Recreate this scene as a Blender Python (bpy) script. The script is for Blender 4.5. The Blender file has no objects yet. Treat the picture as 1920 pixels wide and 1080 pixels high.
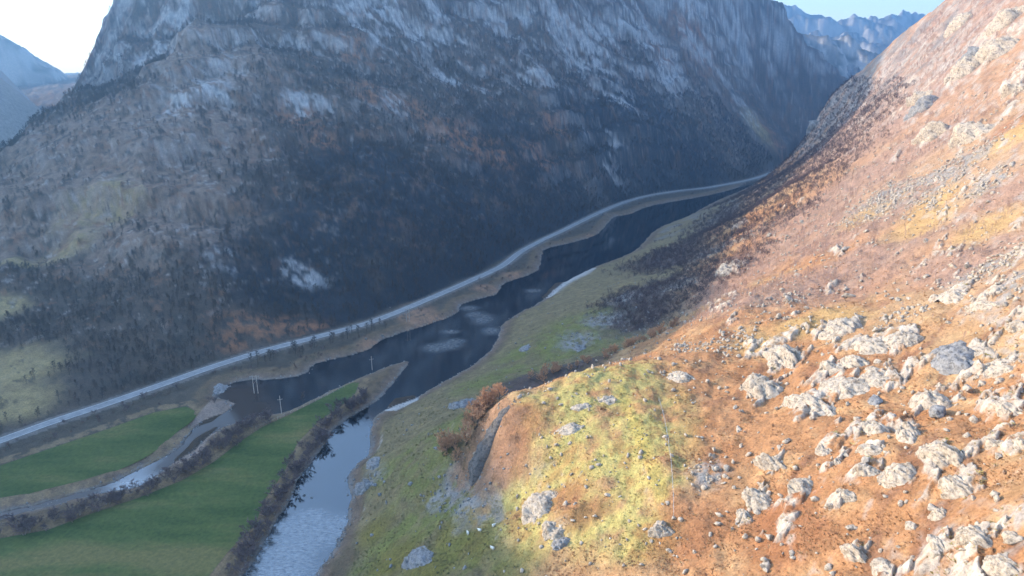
import bpy, bmesh, math, random
import numpy as np
from mathutils import Vector, Matrix

# ------------------------------------------------------------------ camera, sky, sun, exposure
CAM_Z = 150.0
PITCH = math.radians(18.0)
FPX = 1280.0                      # focal length in pixels of the 1920 wide photograph
SUN_AZ = math.radians(78.0)       # to the left of the viewing direction
SUN_EL = math.radians(20.0)
EXPOSURE = 2.3

scene = bpy.context.scene
COL = scene.collection
cam_data = bpy.data.cameras.new('camera')
cam_data.sensor_width = 36.0
cam_data.lens = 24.0
cam_data.clip_start = 1.0
cam_data.clip_end = 60000.0
cam = bpy.data.objects.new('camera', cam_data)
COL.objects.link(cam)
cam.location = (0, 0, CAM_Z)
cam.rotation_euler = (math.radians(90) - PITCH, 0, 0)
scene.camera = cam

world = bpy.data.worlds.new('World')
scene.world = world
world.use_nodes = True
wn = world.node_tree
wn.nodes.clear()
w_out = wn.nodes.new('ShaderNodeOutputWorld')
w_bg = wn.nodes.new('ShaderNodeBackground')
w_sky = wn.nodes.new('ShaderNodeTexSky')
w_sky.sky_type = 'NISHITA'
w_sky.sun_disc = False
w_sky.sun_elevation = SUN_EL
w_sky.sun_rotation = -SUN_AZ
w_sky.air_density = 1.0
w_sky.dust_density = 1.0
w_sky.ozone_density = 1.5
w_bg.inputs['Strength'].default_value = 0.15
wn.links.new(w_sky.outputs[0], w_bg.inputs[0])
wn.links.new(w_bg.outputs[0], w_out.inputs[0])

sun_dir = Vector((-math.sin(SUN_AZ) * math.cos(SUN_EL), math.cos(SUN_AZ) * math.cos(SUN_EL), math.sin(SUN_EL)))
sd = bpy.data.lights.new('sun', 'SUN')
sd.energy = 2.45
sd.angle = math.radians(0.5)
sd.color = (1.0, 0.83, 0.63)
sun = bpy.data.objects.new('sun', sd)
COL.objects.link(sun)
sun.rotation_euler = (-sun_dir).to_track_quat('-Z', 'Y').to_euler()

scene.view_settings.view_transform = 'Standard'
scene.view_settings.look = 'None'
scene.view_settings.gamma = 1.0
scene.view_settings.exposure = EXPOSURE
scene.view_settings.use_curve_mapping = False
scene.render.engine = 'CYCLES'
scene.cycles.use_denoising = True
scene.cycles.max_bounces = 5
scene.cycles.diffuse_bounces = 2
scene.cycles.glossy_bounces = 2
scene.cycles.transmission_bounces = 2
scene.cycles.transparent_max_bounces = 4
scene.cycles.volume_bounces = 0
scene.cycles.use_adaptive_sampling = True
scene.cycles.caustics_reflective = False
scene.cycles.caustics_refractive = False

# ------------------------------------------------------------------ measuring helpers (plan survey from the view)
SP, CP = math.sin(PITCH), math.cos(PITCH)

def U(u, v, k):
    """point at depth k on the sight line of photo pixel (u, v)"""
    a = (u - 960.0) / FPX
    b = (540.0 - v) / FPX
    return (a * k, (CP + b * SP) * k, CAM_Z + (-SP + b * CP) * k)

def G(u, v, z=0.0):
    b = (540.0 - v) / FPX
    k = (CAM_Z - z) / (SP - b * CP)
    return U(u, v, k)

def C(u, k, z):
    y = (k + (z - CAM_Z) * SP) / CP
    return ((u - 960.0) / FPX * k, y, z)

# ------------------------------------------------------------------ noise
_rng = np.random.RandomState(7)
_PERM = np.concatenate([_rng.permutation(256)] * 3).astype(np.int32)
_ang = _rng.rand(256) * 2 * np.pi
_GX, _GY = np.cos(_ang).astype(np.float32), np.sin(_ang).astype(np.float32)

def perlin(x, y):
    xf, yf = np.floor(x), np.floor(y)
    xi, yi = xf.astype(np.int32) & 255, yf.astype(np.int32) & 255
    x, y = (x - xf).astype(np.float32), (y - yf).astype(np.float32)
    w = x * x * x * (x * (x * 6 - 15) + 10)
    t = y * y * y * (y * (y * 6 - 15) + 10)
    def g(ix, iy, dx, dy):
        h = _PERM[_PERM[ix] + iy]
        return _GX[h] * dx + _GY[h] * dy
    a = g(xi, yi, x, y); b = g(xi + 1, yi, x - 1, y)
    c = g(xi, yi + 1, x, y - 1); d = g(xi + 1, yi + 1, x - 1, y - 1)
    return ((a + w * (b - a)) * (1 - t) + (c + w * (d - c)) * t) * 1.5

def fbm(x, y, scale, octaves=4, gain=0.5, seed=0.0, ridged=False):
    s = np.zeros(np.shape(x), np.float32); amp = 1.0; f = 1.0 / scale; tot = 0
    for o in range(octaves):
        n = perlin(x * f + 17.3 * o + seed * 31.7, y * f - 9.1 * o + seed * 13.3)
        if ridged:
            n = 1 - 2 * np.abs(n)
        s += amp * n; tot += amp; amp *= gain; f *= 2.03
    return s / tot

def sstep(a, b, x):
    t = np.clip((x - a) / (b - a), 0, 1)
    return t * t * (3 - 2 * t)

def smax(a, b, k):
    h = np.clip(0.5 + 0.5 * (a - b) / k, 0, 1)
    return b + (a - b) * h + k * h * (1 - h)

class RBF:
    def __init__(self, pts, c):
        p = np.array(pts, float)
        self.p, self.c = p[:, :2] / 100.0, c / 100.0
        n = len(p)
        d = np.sqrt(((self.p[:, None] - self.p[None]) ** 2).sum(-1) + self.c ** 2)
        A = np.zeros((n + 1, n + 1)); A[:n, :n] = d; A[:n, n] = 1; A[n, :n] = 1
        A[:n, :n] += np.eye(n) * 1e-6
        rhs = np.zeros(n + 1); rhs[:n] = p[:, 2]
        self.w = np.linalg.solve(A, rhs)
    def __call__(self, x, y):
        x = np.asarray(x, np.float32) / 100.0; y = np.asarray(y, np.float32) / 100.0
        s = np.full(x.shape, self.w[-1], np.float32)
        for (px, py), w in zip(self.p, self.w):
            s += np.float32(w) * np.sqrt((x - np.float32(px)) ** 2 + (y - np.float32(py)) ** 2 + np.float32(self.c ** 2))
        return s

def ridge(x, y, pts, slope):
    """height of a ridge: crest polyline minus slope times distance"""
    best = np.full(x.shape, -1e4, np.float32)
    for (x0, y0, z0), (x1, y1, z1) in zip(pts[:-1], pts[1:]):
        dx, dy = x1 - x0, y1 - y0
        t = np.clip(((x - x0) * dx + (y - y0) * dy) / (dx * dx + dy * dy), 0, 1)
        d = np.hypot(x - x0 - t * dx, y - y0 - t * dy)
        best = np.maximum(best, z0 + t * (z1 - z0) - slope * d)
    return best

def smooth_line(pts, n=6):
    p = np.array(pts, float); out = []
    for i in range(len(p) - 1):
        a = p[max(i - 1, 0)]; b = p[i]; c = p[i + 1]; d = p[min(i + 2, len(p) - 1)]
        for t in np.linspace(0, 1, n, endpoint=False):
            out.append(0.5 * ((2 * b) + (c - a) * t + (2 * a - 5 * b + 4 * c - d) * t * t + (3 * b - a - 3 * c + d) * t ** 3))
    out.append(p[-1])
    return np.array(out)

def poly_dist(x, y, poly, closed=True):
    """signed distance, negative inside (closed), or plain distance to a polyline"""
    p = np.array(poly, np.float32)[:, :2]
    q = np.roll(p, -1, 0) if closed else p[1:]
    p0 = p if closed else p[:-1]
    d2 = np.full(x.shape, 1e12, np.float32); ins = np.zeros(x.shape, bool)
    for (ax, ay), (bx, by) in zip(p0, q):
        ex, ey = bx - ax, by - ay
        L = ex * ex + ey * ey + 1e-9
        t = np.clip(((x - ax) * ex + (y - ay) * ey) / L, 0, 1)
        d2 = np.minimum(d2, (x - ax - t * ex) ** 2 + (y - ay - t * ey) ** 2)
        if closed and by != ay:
            cr = ((ay > y) != (by > y)) & (x < ax + (y - ay) / (by - ay) * ex)
            ins ^= cr
    d = np.sqrt(d2)
    return np.where(ins, -d, d) if closed else d

def near_only(x, y, poly, reach, fn, far=999.0):
    p = np.array(poly)[:, :2]
    m = (x > p[:, 0].min() - reach) & (x < p[:, 0].max() + reach) & (y > p[:, 1].min() - reach) & (y < p[:, 1].max() + reach)
    out = np.full(x.shape, far, np.float32)
    if m.any():
        out[m] = fn(x[m], y[m])
    return out

# ------------------------------------------------------------------ plan of the valley
ROAD_Z = 3.2
road_px = [(-260, 915), (-120, 868), (0, 826), (100, 790), (200, 757), (300, 722), (400, 687), (500, 656), (600, 630), (700, 602), (800, 562),
           (880, 527), (940, 499), (975, 473), (1015, 451), (1060, 430), (1110, 405), (1160, 383), (1210, 368), (1270, 358), (1330, 351), (1400, 338), (1440, 326), (1480, 308)]
road_line = smooth_line([G(u, v, ROAD_Z) for u, v in road_px], 8)

river_px = [  # right bank of the main stream, upstream, then down the road-side bank, west arm and back
    (520, 1250), (590, 1080), (640, 1005), (657, 945), (653, 897), (668, 868), (693, 850), (694, 802), (712, 775), (778, 748), (832, 715), (893, 680), (930, 640),
    (948, 602), (1015, 565), (1050, 535), (1110, 503), (1190, 470), (1230, 430), (1290, 405), (1340, 378), (1400, 352), (1470, 312), (1490, 290),
    (1470, 306), (1400, 345), (1335, 365), (1225, 385), (1180, 402), (1150, 408), (1120, 440), (1060, 458), (1020, 470), (1008, 508), (948, 530), (930, 552), (868, 570), (850, 592),
    (752, 625), (712, 640), (680, 660), (592, 682), (575, 700), (530, 710), (445, 716), (405, 742), (438, 757), (420, 775), (372, 795), (345, 830), (318, 852),
    (250, 888), (200, 910), (120, 933), (0, 963), (-200, 1010), (-210, 1030), (0, 972), (110, 943), (200, 922), (258, 912), (320, 874), (364, 843), (394, 816), (430, 796), (480, 782), (540, 770),
    (600, 742), (660, 715), (720, 690), (768, 678), (735, 722), (702, 757), (630, 800), (602, 845), (567, 892), (535, 955), (500, 1010), (455, 1080), (300, 1250)]
river = [tuple(p) for p in smooth_line([G(u, v, 0.0)[:2] for u, v in river_px], 3)]
bars = [  # gravel bars within the water: (outline, height)
    [(438, 757), (405, 760), (372, 797), (395, 790)],
    [(728, 766), (742, 748), (775, 743), (772, 756), (742, 772)],
    [(1018, 558), (1043, 531), (1062, 529), (1112, 506), (1078, 541), (1040, 556)],
    [(405, 802), (385, 812), (366, 824), (352, 842), (330, 862), (345, 868), (368, 850), (372, 830)],
]
bars_w = [[G(u, v, 0)[:2] for u, v in b] for b in bars]

field_a_px = [(-260, 945), (-100, 905), (0, 872), (100, 838), (200, 804), (290, 772), (350, 761), (368, 770), (362, 788), (330, 812), (285, 850), (225, 880), (150, 903), (60, 925), (0, 935), (-200, 985)]
field_b_px = [(-260, 1075), (-60, 1024), (0, 1008), (90, 992), (170, 962), (260, 932), (340, 900), (400, 865), (445, 830), (490, 800), (540, 778), (600, 748), (650, 722), (676, 716), (668, 738), (640, 762),
              (600, 790), (560, 830), (535, 885), (500, 935), (480, 985), (430, 1035), (395, 1080), (300, 1180), (-260, 1180)]
field_a = [G(u, v, 1.6)[:2] for u, v in field_a_px]
field_b = [G(u, v, 1.6)[:2] for u, v in field_b_px]

# main mountain across the river
m1 = []
rl = road_line[::8]
for i, p in enumerate(rl):
    d = rl[min(i + 1, len(rl) - 1)] - rl[max(i - 1, 0)]
    n = np.array((-d[1], d[0])); n /= np.linalg.norm(n)
    m1.append((p[0] + n[0] * 9, p[1] + n[1] * 9, 3.0))
    m1.append((p[0] - n[0] * 70, p[1] - n[1] * 70, -34.0))
for t in [(850, 450, 525), (850, 300, 640), (850, 150, 765), (850, 0, 880), (1000, 330, 690), (1000, 150, 820), (1000, 0, 930), (1000, 420, 630),
          (700, 450, 480), (700, 300, 570), (700, 150, 690), (700, 0, 800), (550, 560, 425), (550, 400, 475), (550, 250, 560), (550, 120, 640), (550, 0, 745),
          (400, 580, 385), (400, 480, 420), (400, 300, 500), (400, 150, 580), (390, 40, 640), (440, 45, 660), (320, 100, 615), (250, 300, 480), (250, 170, 560), (250, 450, 425), (250, 560, 385),
          (300, 10, 800), (270, 60, 790), (240, 0, 900), (215, 50, 890), (170, 108, 860), (165, 158, 830), (225, 115, 760), (100, 212, 610), (0, 308, 525), (130, 400, 455), (0, 420, 440), (0, 520, 395), (0, 650, 345), (120, 560, 390),
          (150, 195, 590), (60, 480, 430), (160, 470, 425), (1100, 300, 770), (1100, 150, 900), (1100, 0, 1000), (1200, 250, 850), (1200, 100, 1000), (1200, 0, 1090), (1350, 250, 990), (1350, 120, 1130), (1350, 30, 1230),
          (1430, 0, 1360), (1490, 52, 1400), (1525, 92, 1420), (1450, 220, 1240), (1450, 120, 1330)]:
    m1.append(U(*t))
m1 += [C(300, 700, 138), C(360, 730, 165), C(250, 690, 118), C(430, 770, 190), C(0, 650, 30), C(100, 760, 30), C(150, 960, 20), C(-150, 600, 30), C(-300, 520, 45), C(200, 1120, 60), C(-150, 420, 22), C(-300, 380, 20), C(-300, 320, -10),
       (-425, 985, 410), (-395, 1010, 470), (-300, 1020, 410), (-150, 1060, 425), (-340, 935, 380), (-240, 950, 345), (-385, 925, 395), (50, 1150, 440), (250, 1300, 430), (400, 1450, 400), (0, 1500, 420), (-300, 1300, 420),
       (-520, 1150, 120), (-450, 1500, 250), (700, 1750, 120), (500, 1800, 300), (0, 2100, 300)]
M1 = RBF(m1, 14.0)

# hillside on the right
rh = []
for (u, v) in [(657, 945), (653, 897), (694, 802), (778, 748), (832, 715), (893, 680), (930, 640), (948, 602), (1050, 535), (1110, 503), (1190, 470), (1230, 430), (1290, 405), (1400, 352), (1490, 290)]:
    x, y, _ = G(u, v, 0)
    rh.append((x + 5, y - 1, 1.6)); rh.append((x - 35, y + 15, -16))
for t in [(870, 885, 222), (900, 872, 218), (952, 752, 216), (960, 745, 216), (985, 735, 222), (1060, 708, 228), (1130, 690, 232), (1190, 678, 236), (1000, 800, 205), (940, 845, 207), (960, 900, 200),
          (940, 965, 193), (960, 1050, 172), (1050, 1080, 160), (1050, 950, 178), (1100, 850, 190), (1250, 1060, 150), (1250, 850, 180), (1250, 740, 208), (1400, 650, 232), (1300, 640, 250), (1400, 560, 272), (1310, 598, 283),
          (1600, 650, 200), (1900, 650, 165), (1600, 900, 140), (1900, 900, 115), (1900, 1080, 95), (1600, 1080, 120), (1400, 950, 155), (1400, 800, 185), (1600, 770, 170), (1900, 770, 140), (1480, 690, 212),
          (1600, 450, 305), (1600, 550, 250), (1750, 550, 215), (1900, 450, 215), (1750, 430, 265), (1700, 300, 370), (1900, 300, 265), (1600, 300, 440), (1900, 150, 340), (1750, 150, 460), (1640, 112, 640), (1700, 60, 610), (1790, 0, 560), (1900, 0, 430),
          (1530, 232, 690), (1512, 290, 650), (1560, 250, 600), (1450, 370, 520), (1380, 450, 430), (1500, 450, 355), (1500, 340, 470), (1560, 180, 690),
          (760, 1000, 214), (760, 900, 233), (800, 850, 240), (860, 800, 245), (700, 1060, 208), (850, 1050, 186), (850, 960, 207), (1170, 560, 400), (1100, 600, 373), (1250, 500, 465), (1030, 640, 353), (1200, 620, 345), (1350, 420, 570), (920, 760, 258), (1000, 705, 300)]:
    rh.append(U(*t))
rh += [C(960, 262, 24), C(1060, 275, 28), C(1130, 285, 32), C(1190, 290, 36), C(1000, 330, 11), C(1100, 340, 16), C(2200, 300, 190), C(2200, 150, 120), C(2200, 90, 100), C(2500, 200, 170), (120, 20, 105), (0, 60, 40), (0, -60, 60), (-100, 60, 8), (60, 60, 72), (250, -60, 180),
       C(1750, 720, 160), U(1725, 45, 590), U(1755, 24, 600), C(1900, 600, 270), (700, 650, 420), (420, 800, 110), (520, 950, 90), C(1640, 760, 90), C(1560, 800, 5), C(1640, 1000, -30), C(1800, 950, 60), C(1520, 760, 20), C(1520, 1000, -30), C(1560, 1400, -60), C(1700, 1400, -60), C(1900, 1200, 60), (1200, 1200, 300), C(1700, 700, 130), C(1800, 700, 200)]
RH = RBF(rh, 9.0)

# ridges around
TANE = math.tan(SUN_EL)
S_H = (-math.sin(SUN_AZ), math.cos(SUN_AZ)); P_H = (math.cos(SUN_AZ), math.sin(SUN_AZ))

def W(a, b, s):
    """crest point of the unseen western ridge, shaped so its shadow line reaches height b (at s = 0) along lane a"""
    return (a * P_H[0] + s * S_H[0], a * P_H[1] + s * S_H[1], b + s * TANE)

L2_PTS = [U(220, 260, 1980), U(150, 210, 1990), U(130, 182, 2000), U(60, 112, 2000), U(0, 62, 2000), U(-120, -10, 2000), U(-400, -60, 2000)]
W_PTS = [W(a, b, 1000) for a, b in ((546, 85), (438, 63), (350, 58), (272, 54), (250, 46), (225, 34), (205, 27), (188, 21), (161, 20), (129, 28), (60, 34), (-60, 40), (-300, 40))]  # out of view; added and shaped to cast the shadow over the valley
W2_PTS = [W(a, b, 1500) for a, b in ((900, 120), (820, 200), (720, 250), (660, 200), (620, 130), (540, 90))]  # taller unseen crest, added to shade the far end of the slope
L3_PTS = [U(-200, 60, 4400), U(60, 130, 4400), U(95, 112, 4400), U(130, 97, 4400), U(180, 94, 4400), U(260, 40, 4400)]
M3_PTS = [U(1440, 40, 2000), U(1500, 62, 2050), U(1535, 58, 2050), U(1545, 75, 2050), U(1590, 62, 2050), U(1640, 92, 2050), U(1700, 120, 2100), U(1850, 160, 2300)]
P_PTS = [U(1380, -30, 3600), U(1440, 2, 3600), U(1490, -6, 3600), U(1520, 8, 3600), U(1545, 26, 3600), U(1565, 20, 3600), U(1603, 4, 3600), U(1640, 12, 3700), U(1660, 20, 3700), U(1745, 17, 3900), U(1900, 40, 4000)]
P2_PTS = [U(1500, 62, 3150), U(1530, 35, 3200), U(1570, 48, 3150), U(1600, 40, 3200), U(1640, 60, 3100)]

PALE = [
 (1470, 655, 105, 70, 'broad pale outcrop with rounded top, largest on the sunlit hillside'),
 (1437, 712, 80, 85, 'fissured pale rock face with dark clefts below the largest outcrop'),
 (1575, 606, 78, 46, 'pale twin humped outcrop uphill of the largest outcrop'),
 (1640, 645, 75, 40, 'pale ledge of rock between the twin humped outcrop and the dark faced boulder'),
 (1700, 626, 48, 28, 'small grey topped outcrop above the long pale ledge'),
 (1568, 684, 58, 46, 'rounded pale outcrop below the twin humps'),
 (1600, 672, 60, 34, 'pale rock step beside the rounded outcrop under the ledge'),
 (1525, 752, 95, 42, 'stepped pale ledges slanting across the orange slope'),
 (1590, 715, 75, 34, 'pale broken ledge above the slanting steps'),
 (1650, 700, 62, 34, 'pale blocky outcrop midway down the orange slope'),
 (1745, 740, 72, 46, 'tall pale knob casting a shadow to its right'),
 (1708, 800, 58, 58, 'smooth white slab leaning below the tall knob'),
 (1640, 795, 66, 40, 'flat bright rock left of the white leaning slab'),
 (1637, 838, 44, 26, 'small bright dome on orange grass below the flat bright rock'),
 (1770, 838, 84, 62, 'lumpy pale outcrop with a grey shaded right end'),
 (1626, 874, 40, 40, 'pale knob with a dark hollow on its right side'),
 (1685, 880, 66, 46, 'cracked pale outcrop right of the hollowed knob'),
 (1795, 902, 66, 66, 'pale stacked rocks with a long shadow over orange grass'),
 (1825, 992, 54, 54, 'isolated white angular block on the lower right slope'),
 (1872, 820, 40, 62, 'upright pale rock beside a taller one near the right edge'),
 (1912, 818, 46, 74, 'tallest upright pale rock cut by the right edge'),
 (1446, 856, 54, 54, 'rounded pale rock alone on the orange slope left of two upright rocks'),
 (1500, 895, 46, 66, 'upright white rock with a dark right side'),
 (1545, 830, 28, 54, 'slim pale rock rib left of the small bright dome'),
 (1572, 852, 26, 60, 'narrow white rib right of the slim rock rib'),
 (1420, 925, 60, 44, 'pale broken rocks left of the upright white rock'),
 (1395, 955, 40, 50, 'pale rock at the lower left of the broken rocks'),
 (1590, 922, 40, 36, 'weathered tan rock in the middle of the lower slope'),
 (1600, 1022, 46, 50, 'pale rock near the bottom edge, right of centre of the slope'),
 (1660, 1060, 60, 34, 'low pale rocks at the bottom edge'),
 (1760, 955, 34, 44, 'narrow tan rock above the isolated white block'),
 (1900, 990, 42, 90, 'long pale rib running down the lower right edge'),
 (1880, 1050, 60, 44, 'pale ledge in the bottom right corner'),
 (1755, 1010, 36, 34, 'small split rock left of the isolated white block'),
 (1275, 702, 56, 26, 'oblong pale rock alone on the yellow knoll top'),
 (1240, 985, 38, 44, 'pale rock shelf below the wire fence'),
 (1012, 935, 78, 50, 'whitish mossy outcrop on the front of the yellow knoll'),
 (1040, 985, 46, 44, 'grey shouldered rock below the mossy outcrop'),
 (1070, 800, 44, 22, 'small grey rock pair on the knoll, left'),
 (1140, 745, 38, 15, 'low rock shelf near the crest of the yellow knoll'),
 (1090, 760, 34, 14, 'pale low rocks at the left crest of the yellow knoll'),
 (1730, 168, 44, 60, 'pale cliff lip above the dark overhang high on the slope'),
 (1750, 240, 60, 46, 'pale rocks under the dark overhang'),
 (1832, 235, 66, 66, 'big pale slanting crag high on the right slope'),
 (1812, 120, 54, 40, 'pale crag with shaded flank, left of the highest tall crag'),
 (1880, 75, 66, 72, 'tall pale crag near the top right edge'),
 (1800, 35, 46, 36, 'dark streaked crag close to the skyline'),
 (1905, 155, 34, 44, 'pale rock at the right edge under the tall crag'),
 (1785, 548, 60, 24, 'dark edged flat rock below the scree'),
 (1845, 568, 50, 24, 'pale flat rock right of the dark edged one'),
 (1908, 600, 36, 46, 'grey broken rock at the right edge of the upper slope'),
 (1365, 500, 44, 34, 'smooth pale slab among birches at the shadow line'),
 (1890, 30, 60, 36, 'pale crag at the top right corner'),
 (1840, 655, 46, 18, 'low flat stones right of the dark faced boulder'),
 (1875, 690, 60, 30, 'cluster of pale rocks below the low flat stones'),
 (1890, 760, 50, 34, 'bright rock above the two upright rocks at the right edge'),
]

def first_hit(u, v):
    """sight line against the smooth hillside, before rock relief is added"""
    k = np.geomspace(80, 900, 260); d = U(u, v, 1.0)
    x, y, z = d[0] * k, d[1] * k, CAM_Z + (d[2] - CAM_Z) * k
    w = np.nonzero(z < RH(x, y))[0]
    i = w[0] if len(w) else -1
    return float(x[i]), float(y[i]), float(k[i])
ROCK_SPOTS = []
for u, v, w, h, lab in PALE:
    if u < 1300 and v < 830: continue
    fx, fy, fk = first_hit(u, v + h * .2)
    ROCK_SPOTS.append((fx, fy, max(w, h) * .62 * fk / FPX))

def height(x, y, want_parts=False):
    x = np.asarray(x, np.float32); y = np.asarray(y, np.float32)
    r = np.hypot(x, y)
    # warp so slopes are not too smooth
    wx = x + 9 * fbm(x, y, 70, 3, seed=1); wy = y + 9 * fbm(x, y, 70, 3, seed=2)
    far = sstep(900, 2500, r)
    m = M1(x + (wx - x) * .8, y + (wy - y) * .8)
    up = sstep(3, 60, m)
    crag = fbm(wx * 1.0, wy * 0.75, 95, 5, 0.52, seed=3, ridged=True)
    fine = fbm(wx, wy, 22, 4, 0.55, seed=4)
    gul = fbm((wx * .93 + wy * .36), (wy * .93 - wx * .36) * .28, 46, 4, 0.55, seed=15, ridged=True)
    amp = 1 + 1.1 * sstep(120, 260, m)
    m = m + up * amp * (11 * (crag - .35) + 3.4 * fine + 4.5 * (gul - .3)) + sstep(0, 4, m) * 0.7 * fine
    # terraces: crags with ledges
    st = 26.0
    tt = m / st + 0.8 * fbm(x, y, 120, 3, seed=5)
    fr = tt - np.floor(tt)
    m = m + up * .55 * st * (sstep(.25, .75, fr) - fr) * sstep(.0, .5, fbm(x, y, 150, 3, seed=6) + .25)
    h_r = RH(x + (wx - x) * .35, y + (wy - y) * .35)
    ur = sstep(4, 30, h_r)
    bump = fbm(x, y, 26, 4, .5, seed=7)
    bump2 = fbm(x, y, 7.5, 3, .55, seed=8)
    knob = np.maximum(0, fbm(x, y, 17, 3, .5, seed=9) - .12)
    # bedrock breaking through the turf, in bands along the strike
    sa, sb = x * .75 + y * .66, y * .75 - x * .66
    bw_x = sa / 2.1 + 2.2 * fbm(x, y, 9, 3, .6, seed=16); bw_y = sb + 2.2 * fbm(x, y, 9, 3, .6, seed=17)
    spot = np.zeros_like(x)
    for (px_, py_, pr_) in ROCK_SPOTS:
        mm = (np.abs(x - px_) < pr_ * 2.2) & (np.abs(y - py_) < pr_ * 2.2)
        if mm.any():
            spot[mm] = np.maximum(spot[mm], 1 - sstep(.3, 1.9, np.hypot(x[mm] - px_, y[mm] - py_) / pr_))
    lod = 1 + .9 * sstep(260, 480, r)
    bed = fbm(bw_x / lod, bw_y / lod, 7.5, 4, .6, seed=18) + .38 * spot - .12 + .12 * sstep(40, 75, h_r) * sstep(.0, .3, fbm(x, y, 45, 2, seed=19)) - .14 * (1 - sstep(50, 85, np.hypot(x - 20, y - 195)))
    rockm = sstep(.20, .30, bed) * sstep(36, 46, h_r) * (1 - .6 * sstep(420, 640, r))
    crg = fbm(bw_x * 1.4, bw_y, 3.2, 4, .6, seed=20, ridged=True)
    blk = fbm(bw_x * 1.2 + 5, bw_y, 1.9, 3, .6, seed=22)
    h_r = h_r + ur * (2.0 * bump + 1.0 * bump2 + 3.0 * knob) + sstep(1, 6, h_r) * .35 * bump2
    h_r = h_r + lod * rockm * (.65 + 1.9 * np.clip(bed - .2, 0, .5) + .95 * (crg - .3) + .55 * blk)
    # steep bluff on the river side and crags along the skyline shoulder
    hi = sstep(110, 200, h_r)
    h_r = h_r + hi * 7 * (fbm(wx, wy, 48, 5, .55, seed=10, ridged=True) - .3)
    # floor and river
    sd_r = near_only(x, y, river, 60, lambda a, b: poly_dist(a, b, river))
    sd_n = sd_r + 1.6 * fbm(x, y, 11, 3, .6, seed=11)
    bank = np.where(sd_n > 0, 1.7 * sstep(0, 7, sd_n) + .25 * sstep(0, .8, sd_n), -0.25 - 1.0 * sstep(0, 5, -sd_n))
    bumpf = 0.5 * fbm(x, y, 30, 3, seed=12) + .16 * bump2
    fa = near_only(x, y, field_a, 30, lambda a, b: poly_dist(a, b, field_a))
    fb = near_only(x, y, field_b, 30, lambda a, b: poly_dist(a, b, field_b))
    fld = np.minimum(fa, fb)
    keep = sstep(0.5, 5, fld)
    floor = bank + (bumpf * keep) * sstep(1, 8, sd_n)
    for bw in bars_w:
        db = near_only(x, y, bw, 20, lambda a, b: poly_dist(a, b, bw))
        floor = np.maximum(floor, np.where(db < 30, .45 - .22 * np.maximum(db + 1.2, 0) + .12 * bump2, -5))
    hillmask = sstep(-2, 6, sd_n)
    m = np.where(m > 60, m, m * hillmask + (1 - hillmask) * -6)
    h_r = np.where(h_r > 40, h_r, h_r * hillmask + (1 - hillmask) * -6)
    comps = [floor, m, h_r]
    n2 = fbm(x, y, 160, 5, .5, seed=13, ridged=True)
    n3 = fbm(x, y, 420, 6, .52, seed=14, ridged=True)
    comps.append(np.maximum(ridge(x, y, L2_PTS, .80) + 26 * (n2 - .62), np.maximum(ridge(x, y, W_PTS, 1.15), ridge(x, y, W2_PTS, 1.5)) + 5 * (n2 - .5)))
    comps.append(ridge(x, y, L3_PTS, .55) + 60 * (n3 - .75))
    comps.append(ridge(x, y, M3_PTS, .62) + 40 * (n2 - .75))
    comps.append(np.maximum(ridge(x, y, P_PTS, .55), ridge(x, y, P2_PTS, .7)) + 70 * (n3 - .75) + 40 * (n2 - .7))
    h = smax(smax(comps[0], comps[1], 2.0), comps[2], 1.6)
    for c in comps[3:]:
        h = smax(h, c, 6.0)
    # road bench
    rd = near_only(x, y, road_line, 40, lambda a, b: poly_dist(a, b, road_line, False))
    t = sstep(3.6, 11, rd)
    h = h * t + (ROAD_Z - .12) * (1 - t)
    # flat fields
    t = sstep(-1.5, 2.0, fld)
    h = h * t + (1.6 - .05) * (1 - t)
    if want_parts:
        idx = np.argmax(np.stack(comps), 0)
        return h, dict(rock=rockm, crg=crg, blk=blk, idx=idx, sd=sd_n, fld=fld, road=rd, comps=comps)
    return h

# ------------------------------------------------------------------ terrain grid (finer where it is near)
AZ = np.concatenate([np.linspace(-100, -43, 60, endpoint=False), np.linspace(-43, 43, 960, endpoint=False), np.linspace(43, 100, 60)]) * np.pi / 180
RR = np.concatenate([np.geomspace(30, 88, 40, endpoint=False), np.geomspace(88, 350, 440, endpoint=False), np.geomspace(350, 1350, 300, endpoint=False), np.geomspace(1350, 5000, 130)])
R2, A2 = np.meshgrid(RR, AZ, indexing='ij')
TX, TY = (R2 * np.sin(A2)).astype(np.float32), (R2 * np.cos(A2)).astype(np.float32)
TZ, PARTS = height(TX, TY, True)

_lr = np.log(RR)
def zgrid(x, y, arr=None):
    """bilinear lookup on the terrain grid"""
    arr = TZ if arr is None else arr
    r = np.hypot(x, y); a = np.arctan2(x, y)
    fi = np.interp(r, RR, np.arange(len(RR))); fj = np.interp(a, AZ, np.arange(len(AZ)))
    i = np.clip(fi.astype(int), 0, len(RR) - 2); j = np.clip(fj.astype(int), 0, len(AZ) - 2)
    u, v = fi - i, fj - j
    return arr[i, j] * (1 - u) * (1 - v) + arr[i + 1, j] * u * (1 - v) + arr[i, j + 1] * (1 - u) * v + arr[i + 1, j + 1] * u * v

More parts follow.
